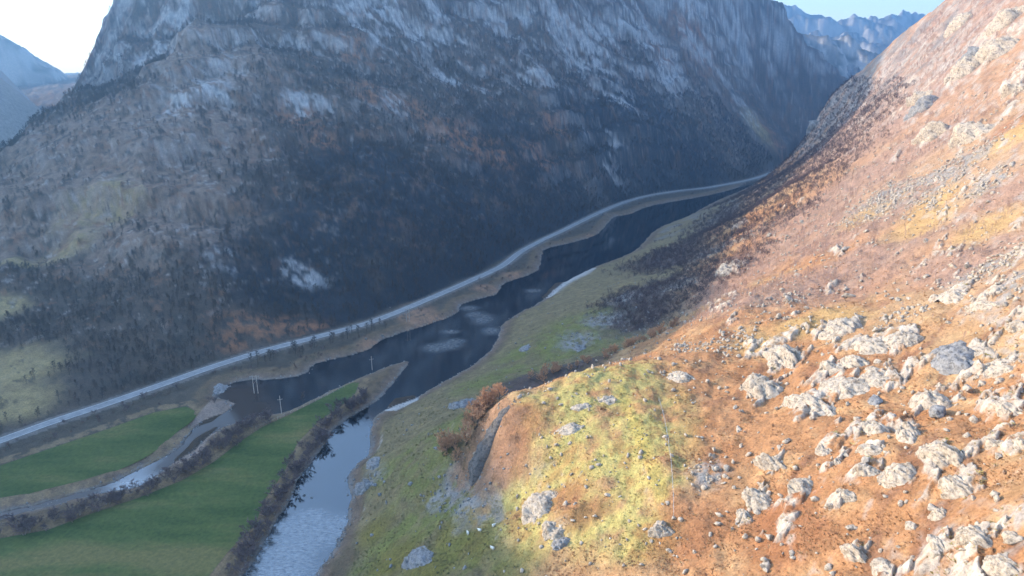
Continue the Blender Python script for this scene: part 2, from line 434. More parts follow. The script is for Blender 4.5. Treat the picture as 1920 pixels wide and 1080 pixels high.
_KS = np.geomspace(70, 4500, 1400)
def hit(u, v):
    """where the sight line of photo pixel (u, v) meets the built ground: (x, y, z, depth)"""
    d = U(u, v, 1.0); d = np.array((d[0], d[1], d[2] - CAM_Z))
    x, y, z = d[0] * _KS, d[1] * _KS, CAM_Z + d[2] * _KS
    g = zgrid(x, y)
    w = np.nonzero(z < g)[0]
    if len(w) == 0:
        return (x[-1], y[-1], g[-1], _KS[-1])
    i = max(w[0], 1)
    t = (z[i - 1] - g[i - 1]) / ((z[i - 1] - g[i - 1]) - (z[i] - g[i]) + 1e-9)
    k = _KS[i - 1] + t * (_KS[i] - _KS[i - 1])
    px, py = d[0] * k, d[1] * k
    return (px, py, float(zgrid(np.array([px]), np.array([py]))[0]), k)

def blobs(x, y, lst, soft=0.55, wob=0.35):
    """soft spots around ground points: (u, v, radius in metres[, stretch along depth])"""
    out = np.zeros(np.shape(x), np.float32)
    n = 1 + wob * fbm(x, y, 14, 3, .6, seed=21)
    for t in lst:
        hx, hy, hz, k = hit(t[0], t[1])
        rad = t[2]; st = t[3] if len(t) > 3 else 1.0
        rr = math.hypot(hx, hy); dx, dy = hx / rr, hy / rr
        lim = rad * max(st, 1.0) * 2.1
        m = (np.abs(x - hx) < lim) & (np.abs(y - hy) < lim)
        if not m.any():
            continue
        xm, ym = x[m] - hx, y[m] - hy
        ax = xm * dx + ym * dy; bx = xm * dy - ym * dx
        d = np.sqrt((ax / st) ** 2 + bx ** 2) / rad * n[m]
        out[m] = np.maximum(out[m], 1 - sstep(soft, 1.25, d))
    return out

# ------------------------------------------------------------------ ground colours (what grows or lies there, with some light and shade painted in)
def rgb(*c):
    return np.array(c, np.float32)

def ground_colour(x, y, z, parts, nz):
    c = np.zeros(x.shape + (3,), np.float32)
    def mix(m, col):
        nonlocal c
        m = np.clip(m, 0, 1)[..., None]
        c = c * (1 - m) + np.asarray(col, np.float32) * m
    n1 = fbm(x, y, 40, 4, .55, seed=31); n2 = fbm(x, y, 9, 4, .6, seed=32); n3 = fbm(x, y, 3.2, 3, .6, seed=33); n4 = fbm(x, y, 120, 3, .5, seed=34); nb = fbm(x, y, 18, 4, .6, seed=35)
    idx = parts['idx']; sd = parts['sd']; fld = parts['fld']; rd = parts['road']
    r = np.hypot(x, y)
    # --- floor
    isf = idx == 0
    fl = np.zeros_like(c)
    # --- mountain
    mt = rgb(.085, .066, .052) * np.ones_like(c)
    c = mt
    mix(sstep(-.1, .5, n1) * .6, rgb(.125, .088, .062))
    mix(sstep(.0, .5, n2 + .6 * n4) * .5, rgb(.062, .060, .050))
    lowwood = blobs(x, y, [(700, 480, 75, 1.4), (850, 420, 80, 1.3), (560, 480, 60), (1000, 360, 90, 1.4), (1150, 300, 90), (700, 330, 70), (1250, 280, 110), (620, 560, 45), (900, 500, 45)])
    mix(lowwood * .92 * sstep(-.8, -.1, n1 + .5 * n2), rgb(.024, .027, .034))  # dark wood, with the blue of its shade put into the colour
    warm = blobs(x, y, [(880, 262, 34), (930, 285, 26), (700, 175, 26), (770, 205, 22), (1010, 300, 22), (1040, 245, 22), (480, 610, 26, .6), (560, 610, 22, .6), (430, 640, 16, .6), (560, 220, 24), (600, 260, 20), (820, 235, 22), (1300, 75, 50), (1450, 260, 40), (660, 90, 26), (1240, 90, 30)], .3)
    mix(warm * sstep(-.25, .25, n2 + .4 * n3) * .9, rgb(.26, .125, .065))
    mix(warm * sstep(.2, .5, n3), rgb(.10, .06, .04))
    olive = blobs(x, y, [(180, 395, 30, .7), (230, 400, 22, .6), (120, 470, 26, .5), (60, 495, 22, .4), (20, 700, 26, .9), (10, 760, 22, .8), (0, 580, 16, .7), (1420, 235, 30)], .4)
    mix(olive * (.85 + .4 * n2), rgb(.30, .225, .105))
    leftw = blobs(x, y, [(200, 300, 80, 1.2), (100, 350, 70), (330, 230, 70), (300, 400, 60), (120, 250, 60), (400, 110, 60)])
    mix(leftw * .75 * sstep(-.45, .2, n2 + n3 * .5), rgb(.24, .17, .125))  # brown shoulder, lightened to paint in its warm hazy light
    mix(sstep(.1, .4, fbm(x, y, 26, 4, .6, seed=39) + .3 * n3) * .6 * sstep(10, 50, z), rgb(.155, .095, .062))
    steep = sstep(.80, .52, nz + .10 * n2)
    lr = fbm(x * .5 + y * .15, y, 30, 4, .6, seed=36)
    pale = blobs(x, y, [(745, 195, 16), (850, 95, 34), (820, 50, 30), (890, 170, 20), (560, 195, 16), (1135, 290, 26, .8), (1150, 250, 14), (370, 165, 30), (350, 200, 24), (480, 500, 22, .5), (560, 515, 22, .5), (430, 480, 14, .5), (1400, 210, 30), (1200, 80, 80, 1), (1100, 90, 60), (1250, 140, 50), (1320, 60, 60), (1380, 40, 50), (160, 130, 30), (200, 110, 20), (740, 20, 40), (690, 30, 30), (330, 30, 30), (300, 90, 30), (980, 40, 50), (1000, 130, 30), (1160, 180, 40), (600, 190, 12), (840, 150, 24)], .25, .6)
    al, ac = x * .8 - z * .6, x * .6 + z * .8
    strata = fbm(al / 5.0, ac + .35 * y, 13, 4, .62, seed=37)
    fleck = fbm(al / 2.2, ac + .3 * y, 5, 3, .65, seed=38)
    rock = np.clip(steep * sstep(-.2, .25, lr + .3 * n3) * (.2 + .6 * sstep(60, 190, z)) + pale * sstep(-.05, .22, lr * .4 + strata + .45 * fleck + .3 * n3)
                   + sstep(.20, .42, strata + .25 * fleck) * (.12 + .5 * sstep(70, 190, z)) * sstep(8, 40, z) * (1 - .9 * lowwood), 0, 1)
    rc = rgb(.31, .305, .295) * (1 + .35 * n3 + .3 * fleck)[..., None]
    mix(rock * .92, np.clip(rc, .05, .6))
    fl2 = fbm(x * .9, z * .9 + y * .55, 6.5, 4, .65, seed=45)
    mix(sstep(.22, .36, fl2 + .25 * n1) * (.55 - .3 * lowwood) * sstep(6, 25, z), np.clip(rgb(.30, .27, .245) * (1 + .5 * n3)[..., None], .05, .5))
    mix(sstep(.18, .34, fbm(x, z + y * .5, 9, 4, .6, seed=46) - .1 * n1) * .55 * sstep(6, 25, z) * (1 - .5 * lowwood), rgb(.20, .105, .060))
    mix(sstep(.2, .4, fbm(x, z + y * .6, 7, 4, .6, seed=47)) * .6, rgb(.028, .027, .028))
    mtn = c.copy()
    # --- right hillside
    c = rgb(.41, .205, .092) * (1 + .20 * n3 + .15 * n2)[..., None]
    mix(sstep(-.1, .45, n2 + .4 * n1) * .65, rgb(.47, .295, .145))
    mix(sstep(.05, .5, nb + .4 * n3) * .65, rgb(.33, .145, .06))
    mix(sstep(.0, .35, n4 + .5 * n1) * .5, rgb(.46, .32, .165))
    sa_, sb_ = x * .75 + y * .66, y * .75 - x * .66
    gl = fbm(sa_ / 3.2 + 1.5 * n2, sb_ + 2.5 * n2, 17, 3, .5, seed=48, ridged=True)
    mix(sstep(.62, .86, gl + .12 * n3) * .75 * sstep(48, 60, z), rgb(.215, .105, .060))
    upper = sstep(62, 95, z) * sstep(190, 260, r)
    mix(upper * .55, rgb(.38, .245, .160))
    pink = blobs(x, y, [(1450, 540, 32), (1400, 500, 34), (1560, 520, 28), (1500, 450, 38), (1600, 420, 34), (1550, 380, 40), (1640, 330, 40), (1600, 260, 50), (1700, 200, 50), (1680, 140, 60), (1750, 110, 50), (1330, 560, 22), (1800, 480, 18), (1640, 480, 22), (1880, 380, 16), (1800, 60, 60)])
    mix(pink * (.62 + .3 * n2), rgb(.33, .215, .165))
    mix(pink * sstep(.15, .6, n3) * .5, rgb(.22, .13, .10))
    gold = blobs(x, y, [(1730, 420, 14), (1640, 400, 14), (1750, 380, 12), (1560, 600, 14), (1850, 430, 14), (1420, 640, 10), (1900, 250, 12), (1500, 610, 10)], .3, .6)
    mix(gold * .8, rgb(.47, .30, .12))
    yel = blobs(x, y, [(1130, 760, 26, .9), (1060, 770, 18), (1160, 700, 18), (1100, 850, 20), (1200, 820, 14, 1.2), (1140, 960, 15), (1120, 900, 18), (1230, 880, 10), (1020, 760, 12), (970, 960, 14), (1010, 1010, 8), (1200, 1000, 10), (1060, 930, 10)], .45)
    mix(yel * sstep(-.5, .15, n2 + .5 * nb), rgb(.44, .355, .12))
    mix(yel * sstep(.05, .4, nb + .6 * n3) * .6, rgb(.36, .19, .07))
    red = blobs(x, y, [(980, 790, 9), (960, 830, 9), (1090, 960, 8, .7), (1060, 930, 7), (1290, 990, 12), (1460, 960, 10), (1480, 1000, 10), (1560, 700, 7), (1900, 230, 10)], .3)
    mix(red * .75, rgb(.30, .125, .055))
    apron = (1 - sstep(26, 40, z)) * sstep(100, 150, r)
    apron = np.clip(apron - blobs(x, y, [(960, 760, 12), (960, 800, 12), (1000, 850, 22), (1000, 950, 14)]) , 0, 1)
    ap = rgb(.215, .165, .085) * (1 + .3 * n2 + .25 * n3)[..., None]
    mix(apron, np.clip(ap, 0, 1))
    grn = blobs(x, y, [(760, 1000, 18), (880, 1040, 22), (820, 900, 16), (960, 1040, 12), (780, 850, 18), (720, 1040, 14), (1090, 620, 30, 1.2), (1000, 650, 22), (960, 700, 20), (900, 720, 16), (1140, 590, 22), (830, 960, 14), (870, 790, 18), (1050, 660, 16), (680, 1080, 14)], .4)
    mix(apron * grn * sstep(-.45, .2, n2 + .5 * n1), rgb(.185, .18, .055))
    mix(apron * grn * sstep(.1, .5, n3 + .5 * nb) * .7, rgb(.16, .12, .05))
    mus = blobs(x, y, [(900, 1010, 12), (740, 1050, 10), (800, 1075, 10), (850, 1000, 8), (980, 1060, 10), (700, 1000, 8), (820, 930, 7)], .3)
    mix(apron * mus * .7, rgb(.19, .15, .035))
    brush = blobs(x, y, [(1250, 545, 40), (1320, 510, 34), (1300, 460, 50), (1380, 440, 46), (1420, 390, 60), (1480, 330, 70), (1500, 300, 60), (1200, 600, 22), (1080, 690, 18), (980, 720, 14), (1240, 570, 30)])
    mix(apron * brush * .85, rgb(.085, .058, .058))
    scr = blobs(x, y, [(860, 915, 9, 1.2), (890, 930, 8), (830, 935, 6), (1770, 330, 17), (1700, 360, 17), (1650, 370, 12), (1880, 490, 12), (1890, 540, 10), (1330, 890, 6), (1130, 600, 14), (1080, 640, 12), (1860, 340, 10), (690, 900, 6), (900, 960, 6), (1170, 560, 12), (1340, 470, 16), (1280, 530, 12)], .35, .7)
    mix(scr * sstep(-.35, .2, n3 + .5 * n2), rgb(.27, .25, .225))
    trk = poly_dist(x, y, [hit(u, v)[:2] for u, v in [(845, 885), (880, 895), (910, 915), (930, 940), (938, 975)]], False)
    mix((1 - sstep(.8, 2.2, trk + .6 * n3)) * .9, rgb(.33, .27, .20))
    trk2 = poly_dist(x, y, [hit(u, v)[:2] for u, v in [(1165, 730), (1185, 780), (1205, 830), (1225, 870), (1240, 930)]], False)
    mix((1 - sstep(.8, 2.6, trk2 + .6 * n3)) * .6, rgb(.48, .37, .10))
    steep = sstep(.74, .55, nz + .08 * n3) * (1 - .85 * blobs(x, y, [(910, 830, 16), (950, 800, 16), (900, 870, 14), (950, 870, 14)], .6))
    mix(steep * .9 * sstep(-.4, .2, n3 + n2), np.clip(rgb(.36, .32, .28) * (1 + .3 * n3 + .3 * n2)[..., None], .06, .6))
    bl = blobs(x, y, [(910, 830, 12), (940, 800, 10), (890, 870, 10), (930, 870, 9)], .5)
    mix(bl * sstep(.9, .7, nz) * .85, np.clip(rgb(.26, .145, .085) * (1 + .4 * n3 + .4 * n2)[..., None], .03, .5))
    rk_, crg_, blk_ = parts['rock'], parts['crg'], parts['blk']
    mix(rk_ * sstep(-.45, .0, n3 + .6 * n2 + .6 * crg_ - .3) * .95, np.clip(rgb(.46, .38, .295) * (1 + .45 * n3 + .5 * blk_ + .35 * (crg_ - .3))[..., None], .1, .62))
    mix(rk_ * sstep(.05, -.35, crg_) * .8, rgb(.22, .165, .12))
    shoulder = sstep(560, 620, r) * (x > 100)
    mix(shoulder * sstep(-.1, .3, nb) * .8, rgb(.20, .18, .165))
    hill = c.copy()
    # --- floor colours
    c = rgb(.165, .115, .070) * (1 + .25 * n2 + .3 * n3)[..., None]
    c = np.clip(c, 0, 1)
    mix(sstep(-.1, .4, n2) * .5, rgb(.125, .10, .062))
    mix((1 - sstep(2.5, 6, sd + 3.5 * n2)) * .7, np.clip(rgb(.20, .14, .10) * (1 + .5 * n3)[..., None], .02, .5))
    mix((1 - sstep(.6, 2.0, sd + 1.6 * n3 + 2.0 * n2)) * .8, rgb(.21, .19, .17))
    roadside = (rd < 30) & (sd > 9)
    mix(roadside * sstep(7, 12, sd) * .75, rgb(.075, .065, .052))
    rbars = blobs(x, y, [(780, 590, 14, 1.6), (700, 650, 10), (620, 690, 9), (910, 540, 10), (960, 515, 9), (1115, 447, 10), (810, 600, 10), (1195, 403, 8)], .4)
    mix(rbars * .85 * sstep(-.6, .1, n3 + n2), rgb(.33, .19, .115))
    edge = (fld > 0) & (fld < 4.5)
    mix(edge * .7 * sstep(-.5, .1, n3 + n2), rgb(.27, .19, .105))
    for bw in bars_w:
        db = near_only(x, y, bw, 20, lambda a, b: poly_dist(a, b, bw))
        mix(db < 3, rgb(.27, .20, .155) if bw is bars_w[0] or bw is bars_w[-1] else rgb(.42, .40, .37))
    mix(sd < .2, rgb(.07, .05, .035))
    floor = c.copy()
    # --- outer ridges
    c = rgb(.13, .11, .085) * np.ones_like(c)
    mix(sstep(-.2, .3, n1) * .5, rgb(.09, .085, .06))
    mix(sstep(.95, .66, nz + .15 * n1 + .1 * n4), rgb(.42, .385, .34))
    farc = c.copy()
    comps = parts['comps']
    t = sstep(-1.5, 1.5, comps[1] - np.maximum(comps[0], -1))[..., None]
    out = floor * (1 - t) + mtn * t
    t = sstep(-1.0, 1.5, comps[2] - np.maximum(comps[0], comps[1]))[..., None]
    out = out * (1 - t) + hill * t
    out = np.where((idx >= 3)[..., None], farc, out)
    out = np.where((rd < 5.5)[..., None] & (idx < 2)[..., None], rgb(.17, .15, .13), out)
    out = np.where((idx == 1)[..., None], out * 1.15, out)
    return np.clip(out, .008, .7)

# ------------------------------------------------------------------ materials
def new_mat(name):
    m = bpy.data.materials.new(name); m.use_nodes = True
    nt = m.node_tree; nt.nodes.clear()
    o = nt.nodes.new('ShaderNodeOutputMaterial'); b = nt.nodes.new('ShaderNodeBsdfPrincipled')
    nt.links.new(b.outputs[0], o.inputs[0])
    b.inputs['Roughness'].default_value = .95
    b.inputs['Specular IOR Level'].default_value = .15
    return m, nt, b

def node(nt, t, **kw):
    n = nt.nodes.new(t)
    for k, v in kw.items():
        if k in n.inputs: n.inputs[k].default_value = v
        else: setattr(n, k, v)
    return n

def noise_tex(nt, vec, scale, detail=4, rough=.6):
    n = node(nt, 'ShaderNodeTexNoise'); n.inputs['Scale'].default_value = scale
    n.inputs['Detail'].default_value = detail; n.inputs['Roughness'].default_value = rough
    if vec is not None: nt.links.new(vec, n.inputs['Vector'])
    return n

def ramp(nt, src, stops):
    r = nt.nodes.new('ShaderNodeValToRGB')
    el = r.color_ramp.elements
    while len(el) < len(stops): el.new(.5)
    for e, (p, c) in zip(el, stops):
        e.position = p; e.color = (c, c, c, 1) if not hasattr(c, '__len__') else (*c, 1)
    nt.links.new(src, r.inputs[0])
    return r

def mul(nt, a, b, fac=1.0, mode='MULTIPLY'):
    n = nt.nodes.new('ShaderNodeMix'); n.data_type = 'RGBA'; n.blend_type = mode
    n.inputs[0].default_value = fac
    nt.links.new(a, n.inputs[6]); nt.links.new(b, n.inputs[7])
    return n.outputs[2]

def ground_material():
    m, nt, b = new_mat('ground')
    at = node(nt, 'ShaderNodeAttribute', attribute_name='Col')
    geo = nt.nodes.new('ShaderNodeNewGeometry')
    n1 = noise_tex(nt, geo.outputs['Position'], 1.6, 5, .7)
    n2 = noise_tex(nt, geo.outputs['Position'], .25, 4, .65)
    r1 = ramp(nt, n1.outputs[0], [(.28, .58), (.5, 1.0), (.72, 1.32)])
    r2 = ramp(nt, n2.outputs[0], [(.3, .78), (.7, 1.2)])
    c = mul(nt, mul(nt, at.outputs[0], r1.outputs[0]), r2.outputs[0])
    nt.links.new(c, b.inputs['Base Color'])
    bp = node(nt, 'ShaderNodeBump'); bp.inputs['Strength'].default_value = .8; bp.inputs['Distance'].default_value = .6
    nt.links.new(n1.outputs[0], bp.inputs['Height']); nt.links.new(bp.outputs[0], b.inputs['Normal'])
    return m
MAT_GROUND = ground_material()

# ------------------------------------------------------------------ mesh helpers
def mesh_from(name, verts, faces, mat=None, smooth=False):
    me = bpy.data.meshes.new(name)
    verts = np.asarray(verts, np.float32)
    if isinstance(faces, np.ndarray):
        k = faces.shape[1]
        me.vertices.add(len(verts)); me.vertices.foreach_set('co', verts.ravel())
        me.loops.add(faces.size); me.loops.foreach_set('vertex_index', np.ascontiguousarray(faces, np.int32).ravel())
        me.polygons.add(len(faces)); me.polygons.foreach_set('loop_start', np.arange(0, faces.size, k, dtype=np.int32))
        me.update(calc_edges=True)
    else:
        me.from_pydata([tuple(v) for v in verts], [], faces); me.update()
    if mat: me.materials.append(mat)
    if smooth: me.polygons.foreach_set('use_smooth', np.ones(len(me.polygons), bool))
    return me

def obj(name, me, parent=None, label=None, cat=None, group=None, kind=None, loc=None):
    o = bpy.data.objects.new(name, me); COL.objects.link(o)
    if parent is not None: o.parent = parent
    if loc is not None: o.location = loc
    if label: o['label'] = label
    if cat: o['category'] = cat
    if group: o['group'] = group
    if kind: o['kind'] = kind
    return o

# ------------------------------------------------------------------ terrain objects
nr_, na_ = TX.shape
gx = np.stack([np.gradient(TX, axis=0), np.gradient(TY, axis=0), np.gradient(TZ, axis=0)], -1)
gy = np.stack([np.gradient(TX, axis=1), np.gradient(TY, axis=1), np.gradient(TZ, axis=1)], -1)
NRM = np.cross(gy, gx); NRM /= np.linalg.norm(NRM, axis=-1, keepdims=True) + 1e-9
NZ = np.abs(NRM[..., 2])
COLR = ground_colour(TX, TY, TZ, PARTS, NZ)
IDXG = np.arange(nr_ * na_).reshape(nr_, na_)
QUADS = np.stack([IDXG[:-1, :-1], IDXG[1:, :-1], IDXG[1:, 1:], IDXG[:-1, 1:]], -1).reshape(-1, 4)
OWN = PARTS['idx'][:-1, :-1].ravel()
VV = np.stack([TX, TY, TZ], -1).reshape(-1, 3); CC = COLR.reshape(-1, 3)
for name, ids in (('valley_floor', (0,)), ('mountain', (1,)), ('hillside', (2,)), ('side_ridge', (3,)), ('distant_mountain', (4, 5, 6))):  # side_ridge also holds the unseen ridges added for their shadow
    q = QUADS[np.isin(OWN, ids)]
    used, inv = np.unique(q, return_inverse=True)
    me = mesh_from(name, VV[used], inv.reshape(-1, 4)[:, ::-1], MAT_GROUND, True)
    ca = me.color_attributes.new('Col', 'FLOAT_COLOR', 'POINT')
    ca.data.foreach_set('color', np.concatenate([CC[used], np.ones((len(used), 1), np.float32)], 1).ravel())
    obj(name, me, kind='structure')

# ------------------------------------------------------------------ river
def water_material():
    m, nt, b = new_mat('water')
    at = node(nt, 'ShaderNodeAttribute', attribute_name='riffle')
    geo = nt.nodes.new('ShaderNodeNewGeometry')
    mp = nt.nodes.new('ShaderNodeMapping'); mp.inputs['Scale'].default_value = (.6, 1.6, 1)
    nt.links.new(geo.outputs['Position'], mp.inputs[0])
    n1 = noise_tex(nt, mp.outputs[0], .55, 5, .65)
    n2 = noise_tex(nt, mp.outputs[0], .9, 4, .7)
    r = ramp(nt, n2.outputs[0], [(.36, 0.0), (.62, 1.0)])
    f = nt.nodes.new('ShaderNodeMath'); f.operation = 'MULTIPLY'
    nt.links.new(at.outputs['Fac'], f.inputs[0]); nt.links.new(r.outputs[0], f.inputs[1])
    mx = nt.nodes.new('ShaderNodeMix'); mx.data_type = 'RGBA'
    mx.inputs[6].default_value = (.003, .006, .011, 1); mx.inputs[7].default_value = (.20, .20, .195, 1)
    nt.links.new(f.outputs[0], mx.inputs[0])
    sh = node(nt, 'ShaderNodeAttribute', attribute_name='shallow')
    m2 = nt.nodes.new('ShaderNodeMix'); m2.data_type = 'RGBA'; m2.inputs[7].default_value = (.050, .034, .026, 1)
    nt.links.new(sh.outputs['Fac'], m2.inputs[0]); nt.links.new(mx.outputs[2], m2.inputs[6]); nt.links.new(m2.outputs[2], b.inputs['Base Color'])
    sp = nt.nodes.new('ShaderNodeMapRange'); sp.inputs[3].default_value = .5; sp.inputs[4].default_value = .06
    nt.links.new(sh.outputs['Fac'], sp.inputs[0]); nt.links.new(sp.outputs[0], b.inputs['Specular IOR Level'])
    b.inputs['IOR'].default_value = 2.2
    rr = nt.nodes.new('ShaderNodeMapRange'); rr.inputs[3].default_value = .035; rr.inputs[4].default_value = .16
    nt.links.new(at.outputs['Fac'], rr.inputs[0]); nt.links.new(rr.outputs[0], b.inputs['Roughness'])
    bp = node(nt, 'ShaderNodeBump'); bp.inputs['Distance'].default_value = .25
    st = nt.nodes.new('ShaderNodeMapRange'); st.inputs[3].default_value = .035; st.inputs[4].default_value = .16
    nt.links.new(at.outputs['Fac'], st.inputs[0]); nt.links.new(st.outputs[0], bp.inputs['Strength'])
    nt.links.new(n1.outputs[0], bp.inputs['Height']); nt.links.new(bp.outputs[0], b.inputs['Normal'])
    return m

def build_river():
    cs = 2.4
    xs = np.arange(-420, 760, cs); ys = np.arange(110, 1560, cs)
    X, Y = np.meshgrid(xs, ys)
    D = poly_dist(X.astype(np.float32), Y.astype(np.float32), river)
    i = np.arange(X.size).reshape(X.shape)
    q = np.stack([i[:-1, :-1], i[:-1, 1:], i[1:, 1:], i[1:, :-1]], -1)
    keep = (np.minimum(D[:-1, :-1], D[1:, 1:]) < 6) & (Y[:-1, :-1] < 1500)
    q = q[keep]
    used, inv = np.unique(q, return_inverse=True)
    xx, yy = X.ravel()[used], Y.ravel()[used]
    me = mesh_from('river', np.stack([xx, yy, np.zeros_like(xx)], -1), inv.reshape(-1, 4), water_material())
    rf = np.zeros(len(used), np.float32)
    for (u, v, ru, st) in [(815, 652, 9, .9), (840, 648, 10, .8), (855, 640, 7, .8), (905, 598, 9, 1.4), (890, 590, 8, 1.0), (922, 620, 7, 1.2), (880, 578, 8, .8), (560, 985, 10, .9), (545, 1030, 14, 1), (600, 1000, 12, .9), (520, 1075, 16, 1), (580, 970, 9, .7), (625, 985, 8, 1),
                           (300, 895, 7, 1), (345, 880, 7, 1), (380, 860, 5, 1), (240, 912, 6, 1), (845, 622, 7, .6), (690, 735, 4, .8), (1000, 545, 8, .7)]:
        hx, hy, _ = G(u, v, 0)
        rf = np.maximum(rf, 1 - sstep(.3, 1.2, np.hypot((xx - hx), (yy - hy) / st) / ru))
    sh = np.zeros(len(used), np.float32)
    for (u, v, ru) in [(440, 745, 16), (420, 790, 14), (385, 820, 13), (350, 850, 12), (325, 872, 9), (470, 770, 14), (395, 805, 14), (150, 930, 10), (90, 948, 10), (20, 965, 10), (-60, 985, 12)]:
        hx, hy, _ = G(u, v, 0)
        sh = np.maximum(sh, 1 - sstep(.5, 1.4, np.hypot(xx - hx, yy - hy) / ru))
    a2 = me.attributes.new('shallow', 'FLOAT', 'POINT'); a2.data.foreach_set('value', sh.astype(np.float32))
    at = me.attributes.new('riffle', 'FLOAT', 'POINT'); at.data.foreach_set('value', rf.astype(np.float32))
    obj('river', me, kind='structure')
build_river()

# ------------------------------------------------------------------ road
def strip(line, off0, off1, z):
    p = np.array(line)[:, :2]
    d = np.gradient(p, axis=0); d /= np.linalg.norm(d, axis=1)[:, None]
    n = np.stack([-d[:, 1], d[:, 0]], 1)
    a = p + n * off0; b = p + n * off1
    zz = np.full((len(p), 1), z)
    v = np.concatenate([np.concatenate([a, zz], 1), np.concatenate([b, zz], 1)])
    k = len(p)
    f = np.stack([np.arange(k - 1), np.arange(1, k), np.arange(1, k) + k, np.arange(k - 1) + k], 1)
    return v, f

def road_material():
    m, nt, b = new_mat('asphalt')
    geo = nt.nodes.new('ShaderNodeNewGeometry')
    n = noise_tex(nt, geo.outputs['Position'], .35, 6, .7)
    r = ramp(nt, n.outputs[0], [(.3, (.19, .19, .185)), (.7, (.33, .325, .315))])
    nt.links.new(r.outputs[0], b.inputs['Base Color']); b.inputs['Roughness'].default_value = .8
    return m
def plain_mat(name, col, rough=.8, var=.25, scale=3.0, metal=0.0, bump=0.0):
    m, nt, b = new_mat(name)
    tc = nt.nodes.new('ShaderNodeTexCoord')
    n = noise_tex(nt, tc.outputs['Object'], scale, 5, .65)
    r = ramp(nt, n.outputs[0], [(.3, tuple(c * (1 - var) for c in col)), (.7, tuple(min(1, c * (1 + var)) for c in col))])
    nt.links.new(r.outputs[0], b.inputs['Base Color']); b.inputs['Roughness'].default_value = rough; b.inputs['Metallic'].default_value = metal
    if bump:
        bp = node(nt, 'ShaderNodeBump'); bp.inputs['Strength'].default_value = .7; bp.inputs['Distance'].default_value = bump
        nt.links.new(n.outputs[0], bp.inputs['Height']); nt.links.new(bp.outputs[0], b.inputs['Normal'])
    return m
MAT_LINE = plain_mat('road_paint', (.62, .62, .6), .6)
v, f = strip(road_line, -2.7, 2.7, ROAD_Z)
road = obj('road', mesh_from('road', v, f, road_material()), kind='structure')
for o0 in (-2.45, 2.25):
    v, f = strip(road_line, o0, o0 + .2, ROAD_Z + .006)
    obj('edge_line', mesh_from('edge_line', v, f, MAT_LINE), road)

# ------------------------------------------------------------------ hayfields
def field_material():
    m, nt, b = new_mat('meadow_grass')
    geo = nt.nodes.new('ShaderNodeNewGeometry')
    mp = nt.nodes.new('ShaderNodeMapping'); mp.inputs['Rotation'].default_value = (0, 0, .95); mp.inputs['Scale'].default_value = (.35, 1.5, 1)
    nt.links.new(geo.outputs['Position'], mp.inputs[0])
    n1 = noise_tex(nt, mp.outputs[0], .035, 5, .6); n2 = noise_tex(nt, geo.outputs['Position'], .7, 5, .7)
    r1 = ramp(nt, n1.outputs[0], [(.38, (.060, .088, .026)), (.5, (.088, .112, .034)), (.62, (.155, .135, .050))])
    r2 = ramp(nt, n2.outputs[0], [(.3, .7), (.7, 1.25)])
    wv = nt.nodes.new('ShaderNodeTexWave'); wv.inputs['Scale'].default_value = .11; wv.inputs['Distortion'].default_value = 2.5; wv.inputs['Detail'].default_value = 2.0; wv.inputs['Detail Scale'].default_value = .4
    mp2 = nt.nodes.new('ShaderNodeMapping'); mp2.inputs['Rotation'].default_value = (0, 0, -.62)
    nt.links.new(geo.outputs['Position'], mp2.inputs[0]); nt.links.new(mp2.outputs[0], wv.inputs['Vector'])
    r3 = ramp(nt, n1.outputs[0], [(.3, .95), (.7, 1.05)])
    nt.links.new(mul(nt, mul(nt, r1.outputs[0], r2.outputs[0]), r3.outputs[0]), b.inputs['Base Color'])
    bp = node(nt, 'ShaderNodeBump'); bp.inputs['Strength'].default_value = .5; bp.inputs['Distance'].default_value = .25
    nt.links.new(n2.outputs[0], bp.inputs['Height']); nt.links.new(bp.outputs[0], b.inputs['Normal'])
    return m
MAT_FIELD = field_material()
for poly in (field_a, field_b):
    p = smooth_line(list(poly) + [poly[0]], 5)[:-1]
    bm = bmesh.new()
    vs = [bm.verts.new((q[0], q[1], 1.63)) for q in p]
    fc = bm.faces.new(vs)
    if fc.normal.z < 0: fc.normal_flip()
    bmesh.ops.triangulate(bm, faces=[fc])
    bm.normal_update()
    for fc in bm.faces:
        if fc.normal.z < 0: fc.normal_flip()
    me = bpy.data.meshes.new('hay_field'); bm.to_mesh(me); bm.free(); me.materials.append(MAT_FIELD)
    obj('hay_field', me, kind='structure')

# ------------------------------------------------------------------ bare trees
def tube(vs, fs, p0, p1, r0, r1, n=4):
    p0, p1 = np.array(p0), np.array(p1)
    d = p1 - p0; d /= np.linalg.norm(d) + 1e-9
    a = np.cross(d, (0.3, .2, 1) if abs(d[2]) < .9 else (1, 0, 0)); a /= np.linalg.norm(a); b = np.cross(d, a)
    k = len(vs)
    for p, r in ((p0, r0), (p1, r1)):
        for i in range(n):
            t = 2 * math.pi * i / n
            vs.append(tuple(p + r * (math.cos(t) * a + math.sin(t) * b)))
    for i in range(n):
        j = (i + 1) % n
        fs.append((k + i, k + j, k + n + j, k + n + i))

def twig(vs, fs, p, d, L, w, rnd):
    s = np.cross(d, rnd.normal(0, 1, 3)); s /= np.linalg.norm(s) + 1e-9
    k = len(vs)
    vs.append(tuple(p - s * w)); vs.append(tuple(p + s * w)); vs.append(tuple(p + d * L))
    fs.append((k, k + 1, k + 2))

